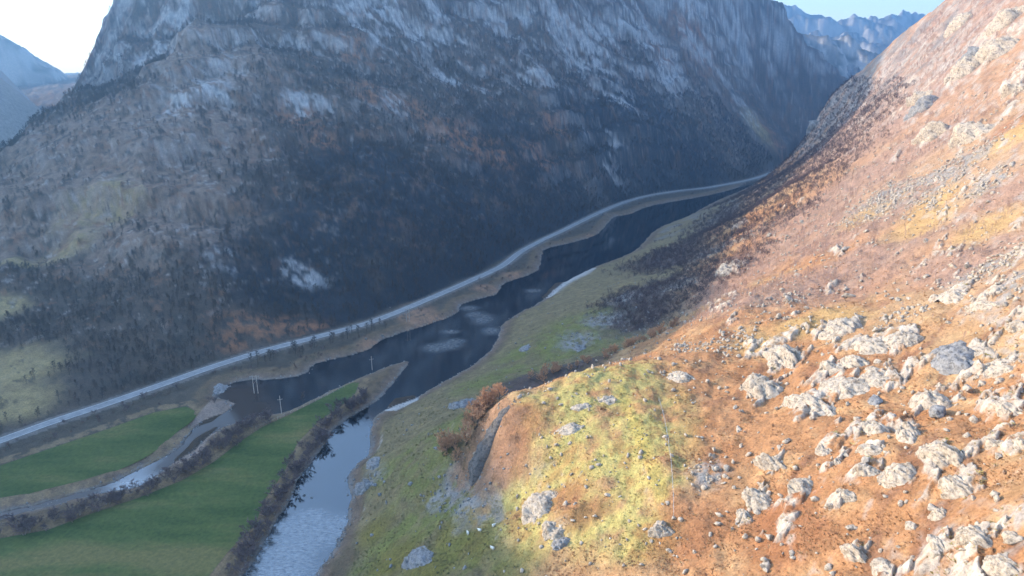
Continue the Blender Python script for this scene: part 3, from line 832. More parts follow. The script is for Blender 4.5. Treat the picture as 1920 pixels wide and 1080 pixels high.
def gen_tree(seed, h=1.0, stems=1, limbs=11, twigs=9, spread=.34, base=.25, w=.006, droop=0.1):
    """unit-height leafless birch: (trunk verts, faces, crown verts, faces)"""
    rnd = np.random.RandomState(seed)
    tv, tf, cv, cf = [], [], [], []
    for s in range(stems):
        lean = rnd.normal(0, .05 + .14 * (stems > 1), 2)
        pts = []
        top = h * (1 if s == 0 else rnd.uniform(.65, .95))
        for t in np.linspace(0, 1, 5):
            pts.append(np.array((lean[0] * t * (1 + .6 * t) + rnd.normal(0, .012) + (stems > 1) * .04 * math.cos(s * 2.4), lean[1] * t * (1 + .6 * t) + rnd.normal(0, .012) + (stems > 1) * .04 * math.sin(s * 2.4), top * t - .03 * (t == 0))))
        rad = [.020, .016, .012, .008, .003]
        for i in range(4):
            tube(tv, tf, pts[i], pts[i + 1], rad[i] * (1 if stems == 1 else .7), rad[i + 1] * (1 if stems == 1 else .7), 4)
        nl = max(4, limbs // stems)
        for l in range(nl):
            t = base + (1 - base) * (l + rnd.rand()) / nl
            i = min(int(t * 4), 3); p = pts[i] + (pts[i + 1] - pts[i]) * (t * 4 - i)
            a = l * 2.4 + rnd.uniform(-.5, .5)
            L = spread * (1.15 - .85 * t) * rnd.uniform(.7, 1.2) * 1.1
            d = np.array((math.cos(a), math.sin(a), rnd.uniform(.55, 1.15))); d /= np.linalg.norm(d)
            e = p + d * L
            tube(cv, cf, p, e, .006 * (1.2 - t), .002, 3)
            for q in range(twigs):
                u = rnd.uniform(.2, 1.0)
                dd = d * .6 + rnd.normal(0, .55, 3) + np.array((0, 0, .25 - droop)); dd /= np.linalg.norm(dd)
                twig(cv, cf, p + d * L * u, dd, rnd.uniform(.08, .19), w * rnd.uniform(.6, 1.3), rnd)
        for q in range(twigs * 2):
            dd = rnd.normal(0, .5, 3) + np.array((0, 0, .7)); dd /= np.linalg.norm(dd)
            twig(cv, cf, pts[4] - (pts[4] - pts[3]) * rnd.rand(), dd, rnd.uniform(.06, .15), w, rnd)
    return tv, tf, cv, cf

def bark_mat(name, c0, c1, c2):
    m, nt, b = new_mat(name)
    oi = nt.nodes.new('ShaderNodeObjectInfo')
    r = ramp(nt, oi.outputs['Random'], [(0, c0), (.5, c1), (1, c2)])
    nt.links.new(r.outputs[0], b.inputs['Base Color'])
    return m
MAT_TRUNK = bark_mat('birch_bark', (.24, .21, .18), (.30, .26, .23), (.20, .16, .14))
MAT_TWIG_DARK = bark_mat('dark_twigs', (.075, .062, .056), (.10, .080, .068), (.052, .048, .048))
MAT_TWIG_GREY = bark_mat('grey_twigs', (.15, .115, .115), (.18, .135, .13), (.12, .09, .095))
MAT_TWIG_PINK = bark_mat('pink_twigs', (.42, .27, .21), (.46, .32, .25), (.36, .22, .17))
MAT_TWIG_RED = bark_mat('red_twigs', (.52, .28, .15), (.56, .33, .19), (.43, .23, .13))
MAT_TRUNK_DARK = bark_mat('dark_bark', (.075, .065, .06), (.10, .085, .075), (.055, .05, .05))

TREE_KINDS = {}
def tree_kind(key, n, tm, cm, **kw):
    out = []
    for i in range(n):
        tv, tf, cv, cf = gen_tree(hash_seed(key) + i * 17, **kw)
        out.append((mesh_from(key + '_trunk', tv, tf, tm), mesh_from(key + '_crown', cv, cf, cm)))
    TREE_KINDS[key] = out
def hash_seed(k):
    return sum(ord(c) * (i + 3) for i, c in enumerate(k)) % 9973
tree_kind('birch_pink', 4, MAT_TRUNK, MAT_TWIG_PINK, limbs=13, twigs=10, spread=.34, w=.0095)
tree_kind('bush_dark', 4, MAT_TRUNK_DARK, MAT_TWIG_DARK, stems=5, limbs=30, twigs=18, spread=.62, base=.10, w=.016)
tree_kind('bush_grey', 4, MAT_TRUNK, MAT_TWIG_GREY, stems=4, limbs=28, twigs=17, spread=.56, base=.10, w=.016)
tree_kind('bush_red', 4, MAT_TRUNK_DARK, MAT_TWIG_RED, stems=5, limbs=30, twigs=18, spread=.5, base=.10, w=.016)
MAT_TWIG_PURPLE = bark_mat('purple_twigs', (.105, .070, .070), (.13, .085, .08), (.085, .060, .064))
tree_kind('scrub', 4, MAT_TRUNK_DARK, MAT_TWIG_PURPLE, stems=3, limbs=16, twigs=10, spread=.5, base=.1, w=.014)
tree_kind('birch_dark', 4, MAT_TRUNK_DARK, MAT_TWIG_DARK, limbs=14, twigs=11, spread=.38, w=.013)

RND = np.random.RandomState(11)
def place_tree(name, key, x, y, h, label, cat, group, z=None, wide=1.0):
    z = float(zgrid(np.array([x]), np.array([y]))[0]) if z is None else z
    e = obj(name, None, None, label, cat, group, loc=(x, y, z - .05))
    e.empty_display_size = .5
    e.rotation_euler = (0, 0, RND.uniform(0, 6.28)); e.scale = (h * wide, h * wide, h)
    tm, cm = TREE_KINDS[key][RND.randint(len(TREE_KINDS[key]))]
    obj('trunk', tm, e); obj('crown', cm, e)
    return e

def along(px, n, jit, z=None):
    p = np.array([hit(u, v)[:2] for u, v in px])
    seg = np.hypot(*np.diff(p, axis=0).T); cum = np.concatenate([[0], np.cumsum(seg)])
    t = (np.arange(n) + RND.uniform(.1, .9, n)) / n * cum[-1]
    x = np.interp(t, cum, p[:, 0]) + RND.normal(0, jit, n); y = np.interp(t, cum, p[:, 1]) + RND.normal(0, jit, n)
    return x, y

def nth(i):
    return '%d%s' % (i, 'th' if 10 <= i % 100 <= 20 else {1: 'st', 2: 'nd', 3: 'rd'}.get(i % 10, 'th'))
def tree_row(name, key, px, n, jit, h0, h1, label, cat, group, frm, wide=1.0):
    x, y = along(px, n, jit)
    g = zgrid(x, y)
    i = 0
    for a, b, c in zip(x, y, g):
        if c < .15: continue
        i += 1
        place_tree(name, key, float(a), float(b), RND.uniform(h0, h1), '%s, %s from %s' % (label, nth(i), frm), cat, group, float(c), wide)

tree_row('riverside_bush', 'bush_grey', [(690, 735), (655, 765), (615, 800), (580, 850), (548, 900), (515, 960), (480, 1015), (440, 1070)], 84, 2.2, 2.8, 6.0,
         'dark leafless bush between field and main river', 'bush', 'dark bushes on the island bank', 'the island tip', 1.1)
tree_row('riverside_bush', 'bush_grey', [(500, 785), (462, 805), (425, 832), (385, 862), (340, 892), (290, 915), (230, 940), (160, 962), (90, 985), (0, 1000)], 74, 1.6, 2.6, 5.0,
         'greyish leafless bush along the narrow side channel', 'bush', 'grey bushes along the side channel', 'the crossarm pole', 1.1)
tree_row('alder_tree', 'birch_dark', [(545, 768), (590, 742), (640, 718), (690, 698), (730, 685)], 26, 1.2, 4, 7.5,
         'slender leafless tree on the island shore', 'tree', 'trees on the island shore', 'the crossarm pole')
tree_row('red_bush', 'bush_red', [(842, 862), (855, 845), (868, 825), (885, 805), (900, 785), (922, 760)], 22, 3.0, 5, 8.5,
         'rust red leafless bush below the grey cliff', 'bush', 'rust red bushes below the bluff', 'the gravel track', .9)
tree_row('birch_tree', 'birch_dark', [(470, 690), (540, 668), (600, 650), (660, 632), (720, 612)], 26, 2.0, 4, 7,
         'leafless birch between road and river', 'tree', 'birches between road and river', 'the left')
tree_row('thicket_tree', 'bush_red', [(985, 722), (1030, 700), (1090, 685), (1150, 665), (1210, 640), (1270, 610)], 34, 3.0, 3, 5,
         'reddish leafless tree behind the yellow knoll', 'tree', 'thicket behind the knoll', 'the cliff')
tree_row('birch_tree', 'birch_pink', [(1310, 610), (1335, 570), (1360, 530), (1385, 490), (1410, 455)], 36, 4.0, 4, 6.5,
         'pale pink birch at the edge of sunlight', 'tree', 'birches along the shadow line', 'the knoll upward')

# ------------------------------------------------------------------ scattering of uncountable things
def scatter(name, pts, rot, scl, idx, sources, label=None):
    """one 'stuff' object: points carrying copies of a few small meshes"""
    n = len(pts)
    me = bpy.data.meshes.new(name)
    me.vertices.add(n); me.vertices.foreach_set('co', np.asarray(pts, np.float32).ravel())
    for nm, ty, key, val in (('rot', 'FLOAT_VECTOR', 'vector', rot), ('scl', 'FLOAT_VECTOR', 'vector', scl)):
        at = me.attributes.new(nm, ty, 'POINT'); at.data.foreach_set(key, np.asarray(val, np.float32).ravel())
    at = me.attributes.new('idx', 'INT', 'POINT'); at.data.foreach_set('value', np.asarray(idx, np.int32))
    col = bpy.data.collections.new(name + '_sources')
    for i, m in enumerate(sources):
        col.objects.link(bpy.data.objects.new('%s_source_%02d' % (name, i), m))
    ng = bpy.data.node_groups.new(name, 'GeometryNodeTree')
    ng.interface.new_socket('Geometry', in_out='INPUT', socket_type='NodeSocketGeometry')
    ng.interface.new_socket('Geometry', in_out='OUTPUT', socket_type='NodeSocketGeometry')
    gi = ng.nodes.new('NodeGroupInput'); go = ng.nodes.new('NodeGroupOutput')
    ci = ng.nodes.new('GeometryNodeCollectionInfo'); ci.inputs[0].default_value = col; ci.inputs[1].default_value = True; ci.inputs[2].default_value = True
    ip = ng.nodes.new('GeometryNodeInstanceOnPoints'); ip.inputs['Pick Instance'].default_value = True
    def na(nm, ty):
        a = ng.nodes.new('GeometryNodeInputNamedAttribute'); a.data_type = ty; a.inputs[0].default_value = nm
        return a.outputs[0]
    ng.links.new(gi.outputs[0], ip.inputs['Points']); ng.links.new(ci.outputs[0], ip.inputs['Instance'])
    ng.links.new(na('idx', 'INT'), ip.inputs['Instance Index']); ng.links.new(na('rot', 'FLOAT_VECTOR'), ip.inputs['Rotation']); ng.links.new(na('scl', 'FLOAT_VECTOR'), ip.inputs['Scale'])
    ng.links.new(ip.outputs[0], go.inputs[0])
    o = obj(name, me, kind='stuff', label=label)
    md = o.modifiers.new('scatter', 'NODES'); md.node_group = ng
    return o

def sample(n, r0, r1, az0, az1, rng, power=1.0):
    """random ground points; power 1 = even per square metre, 0 = even per unit of view"""
    u = rng.rand(n)
    if power == 1:
        r = np.sqrt(r0 ** 2 + u * (r1 ** 2 - r0 ** 2))
    else:
        r = r0 * (r1 / r0) ** u
    a = np.radians(rng.uniform(az0, az1, n))
    return r * np.sin(a), r * np.cos(a)

def joined(tm, cm, name):
    bm = bmesh.new(); bm.from_mesh(tm); k = len(bm.faces); bm.from_mesh(cm)
    bm.faces.ensure_lookup_table()
    for f in bm.faces[k:]: f.material_index = 1
    me = bpy.data.meshes.new(name); bm.to_mesh(me); bm.free()
    me.materials.append(tm.materials[0]); me.materials.append(cm.materials[0])
    return me

OWNV = PARTS['idx'].astype(np.float32)
def owner(x, y):
    return np.round(zgrid(x, y, OWNV)).astype(int)
def gap(x, y):
    return zgrid(x, y, NZ)

def forest(name, n, r0, r1, az0, az1, accept, kinds, h0, h1, seed, power=1.0, wide=1.0):
    rng = np.random.RandomState(seed)
    x, y = sample(n, r0, r1, az0, az1, rng, power)
    z = zgrid(x, y)
    m = accept(x, y, z, rng)
    x, y, z = x[m], y[m], z[m]; k = len(x)
    src = [joined(t, c, name) for key in kinds for t, c in TREE_KINDS[key]]
    h = rng.uniform(h0, h1, k) * (1 + .25 * rng.randn(k).clip(-1, 1))
    rot = np.zeros((k, 3)); rot[:, 2] = rng.rand(k) * 6.28
    print(name, k)
    scatter(name, np.stack([x, y, z - .1], 1), rot, np.stack([h * wide, h * wide, h], 1), rng.randint(0, len(src), k), src)

def acc_mountain(x, y, z, rng):
    rk = COLR[..., 0] + COLR[..., 1] + COLR[..., 2]
    dark = zgrid(x, y, rk)
    d = .95 * sstep(.50, .20, dark) * sstep(300, 140, z) * sstep(.42, .62, gap(x, y)) + .02
    d *= .35 + .65 * sstep(-.35, .15, fbm(x, y, 45, 3, seed=41))
    rd = near_only(x.astype(np.float32), y.astype(np.float32), road_line, 20, lambda a, b: poly_dist(a, b, road_line, False))
    return (rng.rand(len(x)) < d) & (owner(x, y) == 1) & (rd > 6)
forest('mountain_wood', 110000, 300, 1150, -42, 30, acc_mountain, ['birch_dark'], 2.6, 4.8, 3)

def acc_hill(x, y, z, rng):
    pk = blobs(x.astype(np.float32), y.astype(np.float32), [(1450, 540, 32), (1400, 500, 36), (1560, 520, 28), (1500, 450, 42), (1600, 420, 36), (1550, 380, 44), (1640, 330, 44), (1600, 260, 55), (1700, 200, 55), (1680, 140, 70), (1750, 110, 60), (1330, 560, 24), (1800, 480, 16), (1640, 480, 22), (1880, 380, 18), (1800, 60, 60), (1850, 200, 30)])
    d = .03 + .75 * pk
    d *= .25 + .75 * sstep(-.3, .2, fbm(x, y, 16, 3, seed=42))
    return (rng.rand(len(x)) < d) & (owner(x, y) == 2) & (z > 38) & (gap(x, y) > .45)
forest('hillside_birch_scrub', 30000, 200, 700, 10, 46, acc_hill, ['birch_pink'], 1.2, 2.7, 5)

def acc_shade(x, y, z, rng):
    pk = blobs(x.astype(np.float32), y.astype(np.float32), [(1250, 545, 40), (1320, 510, 36), (1300, 460, 50), (1380, 440, 50), (1420, 390, 65), (1480, 330, 80), (1500, 300, 70), (1520, 250, 60), (1200, 600, 18), (1240, 570, 30), (1560, 200, 60)])
    return (rng.rand(len(x)) < .95 * pk) & (owner(x, y) == 2) & (z < 140) & (gap(x, y) > .4)
forest('shaded_scrub', 46000, 270, 850, 3, 32, acc_shade, ['scrub'], 1.2, 2.8, 6)

def acc_strip(x, y, z, rng):
    rd = near_only(x.astype(np.float32), y.astype(np.float32), road_line, 60, lambda a, b: poly_dist(a, b, road_line, False))
    sdv = zgrid(x, y, PARTS['sd']); fl = zgrid(x, y, PARTS['fld'])
    return (rd < 60) & (rd > 5) & (sdv > 3.5) & (fl > 3) & (owner(x, y) == 0) & (rng.rand(len(x)) < .4) & (fbm(x, y, 20, 3, seed=43) > -.05)
forest('roadside_scrub', 24000, 200, 1000, -42, 24, acc_strip, ['bush_grey', 'scrub'], 1.0, 2.6, 7, 0)

# ------------------------------------------------------------------ rocks
def p3(v, s, seed):
    a = perlin(v[:, 0] * s + seed * 3.1, v[:, 1] * s + 7.7); b = perlin(v[:, 1] * s - seed * 1.7, v[:, 2] * s + 3.3); c = perlin(v[:, 2] * s + 11.1, v[:, 0] * s + seed * 2.3)
    return (a + b + c) / 1.7

_ico = {}
def ico(sub):
    if sub not in _ico:
        bm = bmesh.new(); bmesh.ops.create_icosphere(bm, subdivisions=sub, radius=1.0)
        v = np.array([w.co[:] for w in bm.verts]); f = np.array([[w.index for w in q.verts] for q in bm.faces], np.int32)
        bm.free(); _ico[sub] = (v, f)
    return _ico[sub]

def gen_rock(seed, sub=3, planes=16, flat=(1, 1, 1), rough=.10):
    v, f = ico(sub); v = v.copy(); rnd = np.random.RandomState(seed)
    for i in range(planes):
        n = rnd.normal(0, 1, 3); n /= np.linalg.norm(n)
        d = rnd.uniform(.40, .84)
        t = v @ n - d
        v -= np.maximum(t, 0)[:, None] * n * .93
    r = np.linalg.norm(v, axis=1, keepdims=True); u = v / r
    v = v * (1 + rough * p3(u, 1.7, seed)[:, None] + rough * .6 * p3(u, 4.3, seed + 5)[:, None] + rough * .35 * p3(u, 9.0, seed + 9)[:, None])
    # bedding cracks
    ax = rnd.normal(0, 1, 3); ax[2] *= .5; ax /= np.linalg.norm(ax)
    c = (v @ ax) * rnd.uniform(2.0, 3.2) + .35 * p3(u, 2.0, seed + 2)
    fr = np.abs(c - np.round(c))
    v -= u * (.09 * (1 - sstep(0, .13, fr)))[:, None]
    return v * np.array(flat), f

def rock_material(name, base, dark, warm):
    m, nt, b = new_mat(name)
    geo = nt.nodes.new('ShaderNodeNewGeometry')
    n1 = noise_tex(nt, geo.outputs['Position'], .32, 6, .75); n2 = noise_tex(nt, geo.outputs['Position'], 1.1, 6, .75)
    r1 = ramp(nt, n1.outputs[0], [(.30, dark), (.46, base), (.62, base), (.76, warm)])
    r2 = ramp(nt, n2.outputs[0], [(.34, .32), (.5, 1.0), (.7, 1.3)])
    vo = nt.nodes.new('ShaderNodeTexVoronoi'); vo.feature = 'DISTANCE_TO_EDGE'; vo.inputs['Scale'].default_value = .22
    wv = nt.nodes.new('ShaderNodeVectorMath'); wv.operation = 'ADD'
    nt.links.new(geo.outputs['Position'], wv.inputs[0]); nt.links.new(n1.outputs['Color'], wv.inputs[1]); nt.links.new(wv.outputs[0], vo.inputs['Vector'])
    r3 = ramp(nt, vo.outputs['Distance'], [(.0, .80), (.035, 1.0)])
    nt.links.new(mul(nt, mul(nt, r1.outputs[0], r2.outputs[0]), r3.outputs[0]), b.inputs['Base Color'])
    bp = node(nt, 'ShaderNodeBump'); bp.inputs['Strength'].default_value = .9; bp.inputs['Distance'].default_value = .35
    nt.links.new(n2.outputs[0], bp.inputs['Height']); nt.links.new(bp.outputs[0], b.inputs['Normal'])
    return m
MAT_ROCK = rock_material('pale_gneiss', (.46, .385, .30), (.22, .17, .125), (.52, .425, .32))
MAT_ROCK_GREY = rock_material('grey_gneiss', (.27, .26, .25), (.14, .135, .13), (.31, .28, .25))

MAT_ROCK_DARK = rock_material('dark_gneiss', (.15, .135, .125), (.08, .072, .066), (.19, .165, .145))
BOULDERS = [mesh_from('boulder', *gen_rock(100 + i, 3, 14, (1, .85, .75)), MAT_ROCK) for i in range(8)]
GREY_BOULDERS = [mesh_from('grey_boulder', *gen_rock(200 + i, 3, 14, (1, .85, .75)), MAT_ROCK_GREY) for i in range(5)]
def gen_outcrop(seed, n=34):
    """knob of bedrock as it breaks the turf: craggy stepped dome over an uneven outline, unit half width"""
    g = np.linspace(-1.15, 1.15, n); X, Y = np.meshgrid(g, g, indexing='ij'); X, Y = X.ravel(), Y.ravel()
    rnd = np.random.RandomState(seed); s = seed * 7.7
    wx = X + .30 * fbm(X, Y, .8, 3, .6, seed=s); wy = Y + .30 * fbm(X, Y, .8, 3, .6, seed=s + 3)
    r = np.hypot(wx, wy * rnd.uniform(.9, 1.25))
    dome = np.clip(1 - r ** 2.2 - .95 * np.maximum(0, fbm(X, Y, .9, 3, .6, seed=s + 21) + .02), -.6, 1)
    da = rnd.uniform(2.4, 3.9)                      # dip: gentle on one side, broken off on the other
    tilt_ = X * math.cos(da) + Y * math.sin(da)
    dome = np.where(dome > 0, dome * (.85 - .55 * tilt_), dome)
    rg = fbm(X, Y, .75, 4, .55, seed=s + 5, ridged=True)
    a = rnd.uniform(0, 6.28); t = (X * math.cos(a) + Y * math.sin(a)) * rnd.uniform(1.6, 2.6) + .5 * fbm(X, Y, .6, 3, .6, seed=s + 8)
    st = (np.floor(t) + sstep(.55, .95, t - np.floor(t)) - t)
    cr = np.abs(fbm(X, Y, .5, 2, .5, seed=s + 11))
    h = dome * (.62 + .38 * rg) + .16 * st * (dome > -.1) - .28 * (1 - sstep(0, .07, cr)) * (dome > 0) + .07 * fbm(X, Y, .16, 3, .6, seed=s + 14)
    h = np.where(dome < .02, np.minimum(h, -.12 + dome * .8), h)
    # undercut sides a little
    sx = X * (1 + .10 * np.clip(h, 0, 1)); sy = Y * (1 + .10 * np.clip(h, 0, 1))
    i = np.arange(n * n).reshape(n, n)
    q = np.stack([i[:-1, :-1], i[1:, :-1], i[1:, 1:], i[:-1, 1:]], -1).reshape(-1, 4)
    q = q[(h[q] > -.5).any(1)]
    used, inv = np.unique(q, return_inverse=True)
    return np.stack([sx, sy, h], 1)[used], inv.reshape(-1, 4).astype(np.int32)
OUTCROPS = [mesh_from('outcrop', *gen_outcrop(3 + i), MAT_ROCK) for i in range(14)]
GREY_OUTCROPS = [mesh_from('grey_outcrop', *gen_outcrop(43 + i), MAT_ROCK_GREY) for i in range(5)]

ROCK_NAMES = []
def outcrop(u, v, w, h, label, mesh, rz=.6, sink=.25, name='rock_outcrop', cat='rock outcrop', deep=.8, group=None):
    """(u, v): middle of the rock in the photo, w and h: its extent there"""
    x, y, z, k = hit(u, v + h * .25)
    W_, H_ = w * k / FPX / 2 * 1.25, h * k / FPX * 1.0
    if v < 260 and u > 1600: W_, H_ = W_ * 1.15, H_ * 1.7     # the high crags stand steep
    # lay it on the slope
    e = 1.5 + W_ * .5
    gx_ = float(zgrid(np.array([x + e]), np.array([y]))[0] - zgrid(np.array([x - e]), np.array([y]))[0]) / (2 * e)
    gy_ = float(zgrid(np.array([x]), np.array([y + e]))[0] - zgrid(np.array([x]), np.array([y - e]))[0]) / (2 * e)
    nrm = Vector((-gx_ * .8, -gy_ * .8, 1)).normalized()
    is_b = name == 'boulder'
    o = obj(name, mesh, None, label, cat, group, loc=(x, y + W_ * .1, z + (H_ * .22 if is_b else -H_ * .02)))
    q = nrm.to_track_quat('Z', 'Y') @ Matrix.Rotation(rz, 3, 'Z').to_quaternion()
    o.rotation_euler = q.to_euler()
    o.scale = (W_, W_ * deep, H_ * .55 if is_b else min(H_ * .55, W_ * .8))
    ROCK_NAMES.append((u, v, label))
    return o
for i, (u, v, w, h, lab) in enumerate(PALE):
    outcrop(u, v, w, h, lab, OUTCROPS[i % len(OUTCROPS)], rz=.35 + .5 * ((i * 37) % 11) / 11 + (3.14 if i % 2 else 0), deep=.5 + .4 * ((i * 13) % 7) / 7)
GREY = [
 (1790, 657, 92, 52, 'large dark faced boulder with a flat top on the orange slope', 'rock_outcrop', .1),
 (1758, 775, 44, 40, 'dark split block leaning on the tall pale knob', 'boulder', .5),
 (1730, 190, 50, 58, 'dark overhanging rock wall high on the sunlit slope', 'rock_outcrop', .9),
 (1820, 105, 50, 30, 'dark shaded cleft rock left of the tall crag', 'rock_outcrop', .7),
 (1642, 750, 44, 18, 'small flat grey slab below the slanting ledges', 'boulder', .3),
 (680, 905, 40, 44, 'grey rocks stepping into the pale reach of the river', 'rock_outcrop', 1.2),
 (785, 1040, 70, 30, 'long grey rock rib in the shaded green pasture', 'rock_outcrop', .7),
 (868, 752, 56, 26, 'grey boulder heap in the shaded meadow', 'rock_outcrop', .2),
 (700, 865, 40, 18, 'low grey ledge on the river bank', 'rock_outcrop', .5),
 (1085, 650, 28, 20, 'grey tilted rock in the shaded meadow above the river', 'rock_outcrop', .5),
 (985, 650, 26, 12, 'small grey rocks in the shaded meadow by the dark river', 'rock_outcrop', .3),
 (1050, 1010, 34, 46, 'dark grey broken rocks in the gully under the knoll', 'rock_outcrop', 1.0),
 (415, 730, 44, 14, 'pale smooth slab where the small field track meets the water', 'rock_outcrop', .5),
 (1525, 225, 34, 60, 'grey cliff on the shaded edge of the right slope', 'rock_outcrop', .9),
 (1600, 130, 40, 40, 'shaded crag on the skyline of the right slope', 'rock_outcrop', .9),
]
for i, (u, v, w, h, lab, nm, rz) in enumerate(GREY):
    outcrop(u, v, w, h, lab, GREY_OUTCROPS[i % 5] if nm == 'rock_outcrop' else GREY_BOULDERS[i % 5], rz, name=nm, cat='boulder' if nm == 'boulder' else 'rock outcrop')

# rock face that ends the knoll towards the river
def rock_face():
    a = np.array(hit(958, 757)[:3]); b = np.array(hit(878, 888)[:3])
    d = b - a; L = np.linalg.norm(d); d /= L
    side = np.cross(d, (0, 0, 1)); side /= np.linalg.norm(side); up = np.cross(side, d)
    if up[2] < 0: up = -up
    nu, nv = 60, 26
    T, S = np.meshgrid(np.linspace(-.06, 1.04, nu), np.linspace(-1, 1, nv), indexing='ij'); T, S = T.ravel(), S.ravel()
    wd = (1.5 + 3.4 * T.clip(0, 1)) * (1 + .25 * fbm(T * 10, S * 0, 2.0, 3, .6, seed=81))
    rg = fbm(T * L / 2.2, S * wd, 3.2, 4, .6, seed=82, ridged=True)
    bk = fbm(T * L, S * wd * 2.2, 2.0, 3, .6, seed=83)
    H = 2.3 * np.sqrt(np.clip(1 - S ** 2, 0, 1)) * np.clip(1 - (2 * T - 1) ** 6, 0, 1) + (1.2 * (rg - .4) + .6 * bk) * (1 - S ** 4) - .8 - 1.5 * (np.abs(S) > .97)
    V = a + (T * L)[:, None] * d + (S * wd)[:, None] * side + H[:, None] * up
    i = np.arange(nu * nv).reshape(nu, nv)
    F = np.stack([i[:-1, :-1], i[1:, :-1], i[1:, 1:], i[:-1, 1:]], -1).reshape(-1, 4)
    base = b.copy()
    return obj('cliff', mesh_from('cliff', V - base, F, MAT_ROCK_DARK), None, 'dark grey slanting rock face at the river end of the yellow knoll', 'cliff', loc=tuple(base))
rock_face()

# boulders lying about
SEEN_LABELS = {}
def boulder_label(u, v, s, kind, k):
    """size, side and nearest named rock: which one it is"""
    du = [(math.hypot(u - a, (v - b) * 1.2), a, b, l) for a, b, l in ROCK_NAMES]
    d, a, b, l = min(du)
    short = l
    for cut in (' with ', ' of ', ' below ', ' between ', ' above ', ' beside ', ' under ', ' on ', ' in ', ' at ', ' left', ' right', ',', ' midway', ' alone', ' near', ' cut', ' casting', ' leaning', ' slanting', ' running', ' close', ' among', ' uphill', ' where'):
        short = short.split(cut)[0]
    side = ('right of' if u > a else 'left of') if abs(u - a) > abs(v - b) else ('below' if v > b else 'above')
    size = 'tiny' if s < .6 else 'small' if s < .9 else 'mid sized' if s < 1.3 else 'large'
    far = 'just ' if d < 40 else 'well '
    return '%s %s boulder %s%s the %s' % (size, kind, far, side, short)
def boulder_field(n, px_box, s0, s1, label, group, seed, meshes, zmin=None, cond=None):
    rng = np.random.RandomState(seed); c = 0; tries = 0
    while c < n and tries < n * 12:
        tries += 1
        u = rng.uniform(px_box[0], px_box[2]); v = rng.uniform(px_box[1], px_box[3])
        x, y, z, k = hit(u, v)
        if zmin is not None and z < zmin: continue
        if cond and not cond(u, v, x, y, z): continue
        s = s0 + (s1 - s0) * rng.rand() ** 2.2
        o = obj('boulder', meshes[rng.randint(len(meshes))], None, boulder_label(u, v, s, label, k), 'boulder', group, loc=(x, y, z + s * .18))
        o.rotation_euler = (rng.uniform(-.5, .5), rng.uniform(-.5, .5), rng.uniform(0, 6.28)); o.scale = (s * rng.uniform(.8, 1.3), s * rng.uniform(.7, 1.1), s * rng.uniform(.7, 1.1))
        c += 1
boulder_field(85, (1350, 640, 1915, 1075), .5, 1.7, 'loose pale', 'loose boulders on the orange slope', 21, BOULDERS, 50)
boulder_field(55, (960, 700, 1340, 1060), .4, 1.15, 'pale', 'boulders on the yellow knoll', 22, BOULDERS, 36)
boulder_field(70, (1350, 300, 1915, 640), .7, 2.4, 'pale', 'boulders on the upper slope', 23, BOULDERS, 55)
boulder_field(55, (680, 560, 1230, 1070), .4, 1.4, 'grey', 'boulders in the shaded meadow', 24, GREY_BOULDERS, .6, lambda u, v, x, y, z: z < 30)
for (u, v) in [(557, 926), (571, 929), (584, 933)]:
    x, y, z = G(u, v, 0)
    o = obj('boulder', GREY_BOULDERS[u % 5], None, {557: 'dark stone in the pale river, nearest the left bank', 571: 'middle one of three dark stones in the pale river', 584: 'dark stone in the pale river, farthest from the left bank'}[u], 'boulder', 'three stones in the river', loc=(x, y, .1))
    o.scale = (.75, .6, .6)

_same = {}
for o in COL.objects:
    if o.name.startswith('boulder') and o.get('label'):
        _same.setdefault(o['label'], []).append(o)
for lab, os_ in _same.items():
    if len(os_) > 1:
        for i, o in enumerate(sorted(os_, key=lambda q: q.location.x / max(q.location.y, 1))):
            o['label'] = lab + ', %s from the left' % nth(i + 1)

# stones and tussocks nobody could count
STONES = [mesh_from('stone', *gen_rock(300 + i, 1, 8, (1, .85, .7), .12), MAT_ROCK) for i in range(5)]
GSTONES = [mesh_from('grey_stone', *gen_rock(320 + i, 1, 8, (1, .85, .7), .12), MAT_ROCK_GREY) for i in range(5)]
def stones(name, n, r0, r1, az0, az1, accept, src, s0, s1, seed, power=1):
    rng = np.random.RandomState(seed)
    x, y = sample(n, r0, r1, az0, az1, rng, power); z = zgrid(x, y)
    m = accept(x, y, z, rng); x, y, z = x[m], y[m], z[m]; k = len(x)
    s = s0 + (s1 - s0) * rng.rand(k) ** 3
    print(name, k)
    scatter(name, np.stack([x, y, z + s * .15], 1), rng.uniform(-3, 3, (k, 3)), s[:, None] * rng.uniform(.7, 1.3, (k, 3)), rng.randint(0, len(src), k), src)
SCREE = [(1770, 330, 18), (1700, 360, 18), (1650, 370, 13), (1880, 490, 12), (1890, 540, 10), (1330, 890, 5), (1860, 340, 10), (1800, 300, 12), (1620, 400, 10), (1760, 360, 14), (1400, 440, 12), (1480, 560, 8), (1700, 590, 8), (1860, 700, 6), (1380, 640, 9), (1300, 650, 8)]
def acc_stone(x, y, z, rng):
    x, y = x.astype(np.float32), y.astype(np.float32)
    d = .06 + .10 * sstep(0, .4, fbm(x, y, 20, 3, seed=51)) + .9 * blobs(x, y, SCREE, .3, .7)
    return (rng.rand(len(x)) < d) & (owner(x, y) == 2) & (z > 30)
stones('hillside_stones', 90000, 95, 480, -4, 44, acc_stone, STONES, .16, 1.25, 61)
SCREE2 = [(860, 915, 9, 1.2), (890, 930, 8), (830, 935, 6), (1130, 600, 14), (1080, 640, 12), (690, 900, 5), (1170, 560, 12), (1340, 470, 16), (1280, 530, 12), (1020, 1030, 8), (1060, 1060, 6), (1200, 610, 14)]
